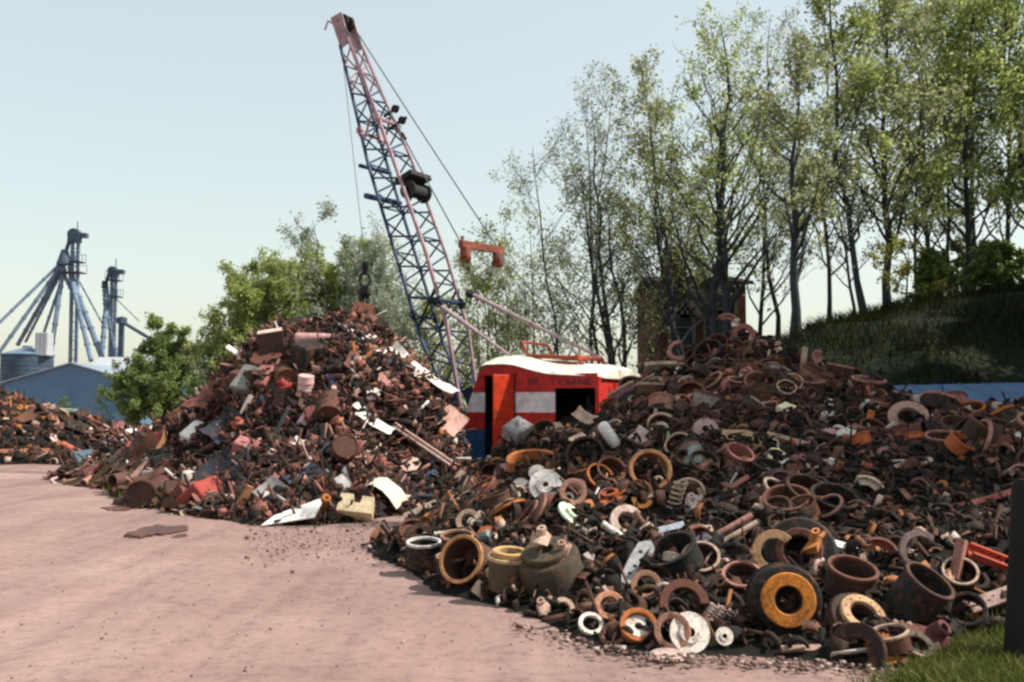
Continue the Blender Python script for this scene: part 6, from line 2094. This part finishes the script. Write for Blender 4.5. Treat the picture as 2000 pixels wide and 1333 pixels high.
TPL = [box_t(1.6, 0.2, 0.12), box_t(1.0, 0.7, 0.06), box_t(0.8, 0.5, 0.45), arc_t(2.6, 0.36, 0.12), arc_t(6.0, 0.34, 0.1, 9), box_t(2.4, 0.1, 0.1), arc_t(1.6, 0.4, 0.3)]
BITS_R = mat_island('dark_iron_bits', [(0, (0.012, 0.010, 0.008)), (0.34, (0.030, 0.018, 0.012)), (0.64, (0.07, 0.033, 0.021)), (0.84, (0.17, 0.085, 0.06)), (0.92, (0.32, 0.13, 0.05)), (0.95, (0.42, 0.29, 0.23)), (0.985, (0.55, 0.48, 0.42))])  # darkest tones carry the heap's deep shade, the rest is rust
BITS_L = mat_island('rusty_bits', [(0, (0.014, 0.010, 0.008)), (0.38, (0.045, 0.022, 0.016)), (0.60, (0.12, 0.052, 0.038)), (0.82, (0.25, 0.10, 0.08)), (0.93, (0.38, 0.22, 0.18)), (0.96, (0.03, 0.05, 0.075)), (0.975, (0.60, 0.53, 0.47)), (0.99, (0.36, 0.13, 0.05))])  # rust colours, with the mound's deep shade put into the darkest
bits('scrap_debris', 'dark broken iron bits filling the drum heap', RIGHT, 9000, (-2.4, 9.8, 6.2, 18.0), 31, 0.08, 0.22, BITS_R, TPL, [.10, .08, .08, .26, .22, .08, .18])
bits('scrap_debris', 'rusty broken bits filling the left mound', LEFT, 8500, (-13.8, -0.3, 14.2, 26), 32, 0.10, 0.32, BITS_L, TPL, [.24, .22, .16, .08, .02, .22, .06])
bits('scrap_debris', 'dark broken bits filling the far left pile', FAR, 2200, (-22, -9, 27, 36), 33, 0.12, 0.38, BITS_R, TPL, [.24, .22, .2, .06, .02, .2, .06])


# crumbs of iron and stones thrown on the dirt in front of the heaps
def crumbs():
    rs = np.random.RandomState(5)
    pts = []
    for k in range(2550):
        if k < 1300:
            px, py = rs.uniform(480, 1000), rs.normal(1045, 26)
        elif k < 2000:
            px = rs.uniform(1000, 1750)
            py = np.interp(px, [1000, 1250, 1600, 1750], [1215, 1275, 1290, 1310]) + abs(rs.normal(0, 10))
        else:
            px, py = rs.uniform(0, 1700), rs.uniform(930, 1330)
        p = gp(px, py)
        if surf(p.x, p.y) > 0.03:
            continue
        pts.append((p.x, p.y, 0.0))
    P = np.array(pts)
    k = len(P)
    tv, tf = box_t(1, 0.8, 0.6)
    s = rs.gamma(2.0, 0.006, k) + 0.004
    s *= np.where(np.arange(k) > k * 0.72, 0.55, 1.0)
    a = rs.uniform(0, 6.28, k)
    V = tv[None] * s[:, None, None] * rs.uniform(0.7, 1.3, (k, 8, 3))
    X = V[..., 0] * np.cos(a)[:, None] - V[..., 1] * np.sin(a)[:, None]
    Y_ = V[..., 0] * np.sin(a)[:, None] + V[..., 1] * np.cos(a)[:, None]
    V = np.stack([X, Y_, V[..., 2] + 0.2 * s[:, None]], -1) + P[:, None, :]
    me = np_mesh('gravel', V.reshape(-1, 3), (tf[None] + (np.arange(k) * 8)[:, None, None]).reshape(-1, 4),
                 mat_island('grit', [(0, (0.10, 0.06, 0.05)), (0.4, (0.22, 0.14, 0.12)), (0.7, (0.42, 0.31, 0.27)), (0.9, (0.06, 0.04, 0.035))]))
    tag(link('gravel', me), 'dark grit and stones scattered on the dirt', None, None, 'stuff')


crumbs()


# ------------------------------------------------------------------ grass
def blades(name, label, pts, hmin, hmax, wid, mat, seed, lean=0.5):
    rs = np.random.RandomState(seed)
    P = np.array(pts)
    n = len(P)
    a = rs.uniform(0, 6.28, n)
    h = rs.uniform(hmin, hmax, n)
    d = np.stack([np.cos(a), np.sin(a), np.zeros(n)], 1)
    b = rs.normal(0, lean, (n, 2)) * h[:, None]
    tip = P + np.c_[b, h]
    mid = P + np.c_[b * 0.35, h * 0.6]
    w = (wid * rs.uniform(0.6, 1.4, n))[:, None]
    V = np.stack([P - d * w, P + d * w, mid + d * w * 0.7, mid - d * w * 0.7, tip + d * w * 0.1, tip - d * w * 0.1], 1).reshape(-1, 3)
    i = np.arange(n)[:, None] * 6
    Fq = np.concatenate([i + np.array([0, 1, 2, 3]), i + np.array([3, 2, 4, 5])], 0)
    return tag(link(name, np_mesh(name, V, Fq, mat)), label, None, None, 'stuff')


M_GRASS = mat_leaf('grass_blade', [(0, (0.035, 0.06, 0.012)), (0.55, (0.085, 0.115, 0.025)), (0.85, (0.20, 0.19, 0.06)), (1, (0.30, 0.24, 0.12))], 0.35)
M_GRASSD = mat_leaf('shaded_bank_grass_blade', [(0, (0.008, 0.012, 0.005)), (0.6, (0.018, 0.025, 0.009)), (0.93, (0.030, 0.034, 0.013)), (1, (0.07, 0.06, 0.028))], 0.3)  # darker copy of the grass colour, for the bank in tree shade
rg = np.random.RandomState(8)
pts = []
while len(pts) < 15000:
    px, py = rg.uniform(1560, 2080), rg.uniform(1215, 1400)
    edge = np.interp(px, [1560, 1700, 1800, 1900, 2080], [1400, 1338, 1300, 1248, 1200])
    p = gp(px, py)
    if py > edge + rg.normal(0, 14) and surf(p.x, p.y) < 0.25 and rg.uniform() < np.interp(px, [1560, 1720, 1860, 2080], [0.06, 0.25, 0.9, 1]) * (0.45 + 0.55 * (math.sin(p.x * 5) + math.sin(p.y * 6.5 + p.x * 2) > -0.5)):
        pts.append((p.x, p.y, max(0, surf(p.x, p.y)) - 0.01))
blades('grass', 'green and yellowing grass in the bottom right corner', pts, 0.03, 0.13, 0.004, M_GRASS, 3)
pts = []
while len(pts) < 2600:
    t = rg.uniform(0, 1)
    px = 150 + 105 * t
    py = np.interp(px, [150, 200, 255], [930, 945, 968]) + rg.normal(3, 4)
    p = gp(px, py)
    pts.append((p.x, p.y, surf(p.x, p.y) - 0.01))
blades('grass', 'light green grass along the left foot of the scrap mound', pts, 0.05, 0.16, 0.008, M_GRASS, 4)
pts = []
while len(pts) < 26000:
    x, y = rg.uniform(3.0, 19), rg.uniform(14.5, 31)
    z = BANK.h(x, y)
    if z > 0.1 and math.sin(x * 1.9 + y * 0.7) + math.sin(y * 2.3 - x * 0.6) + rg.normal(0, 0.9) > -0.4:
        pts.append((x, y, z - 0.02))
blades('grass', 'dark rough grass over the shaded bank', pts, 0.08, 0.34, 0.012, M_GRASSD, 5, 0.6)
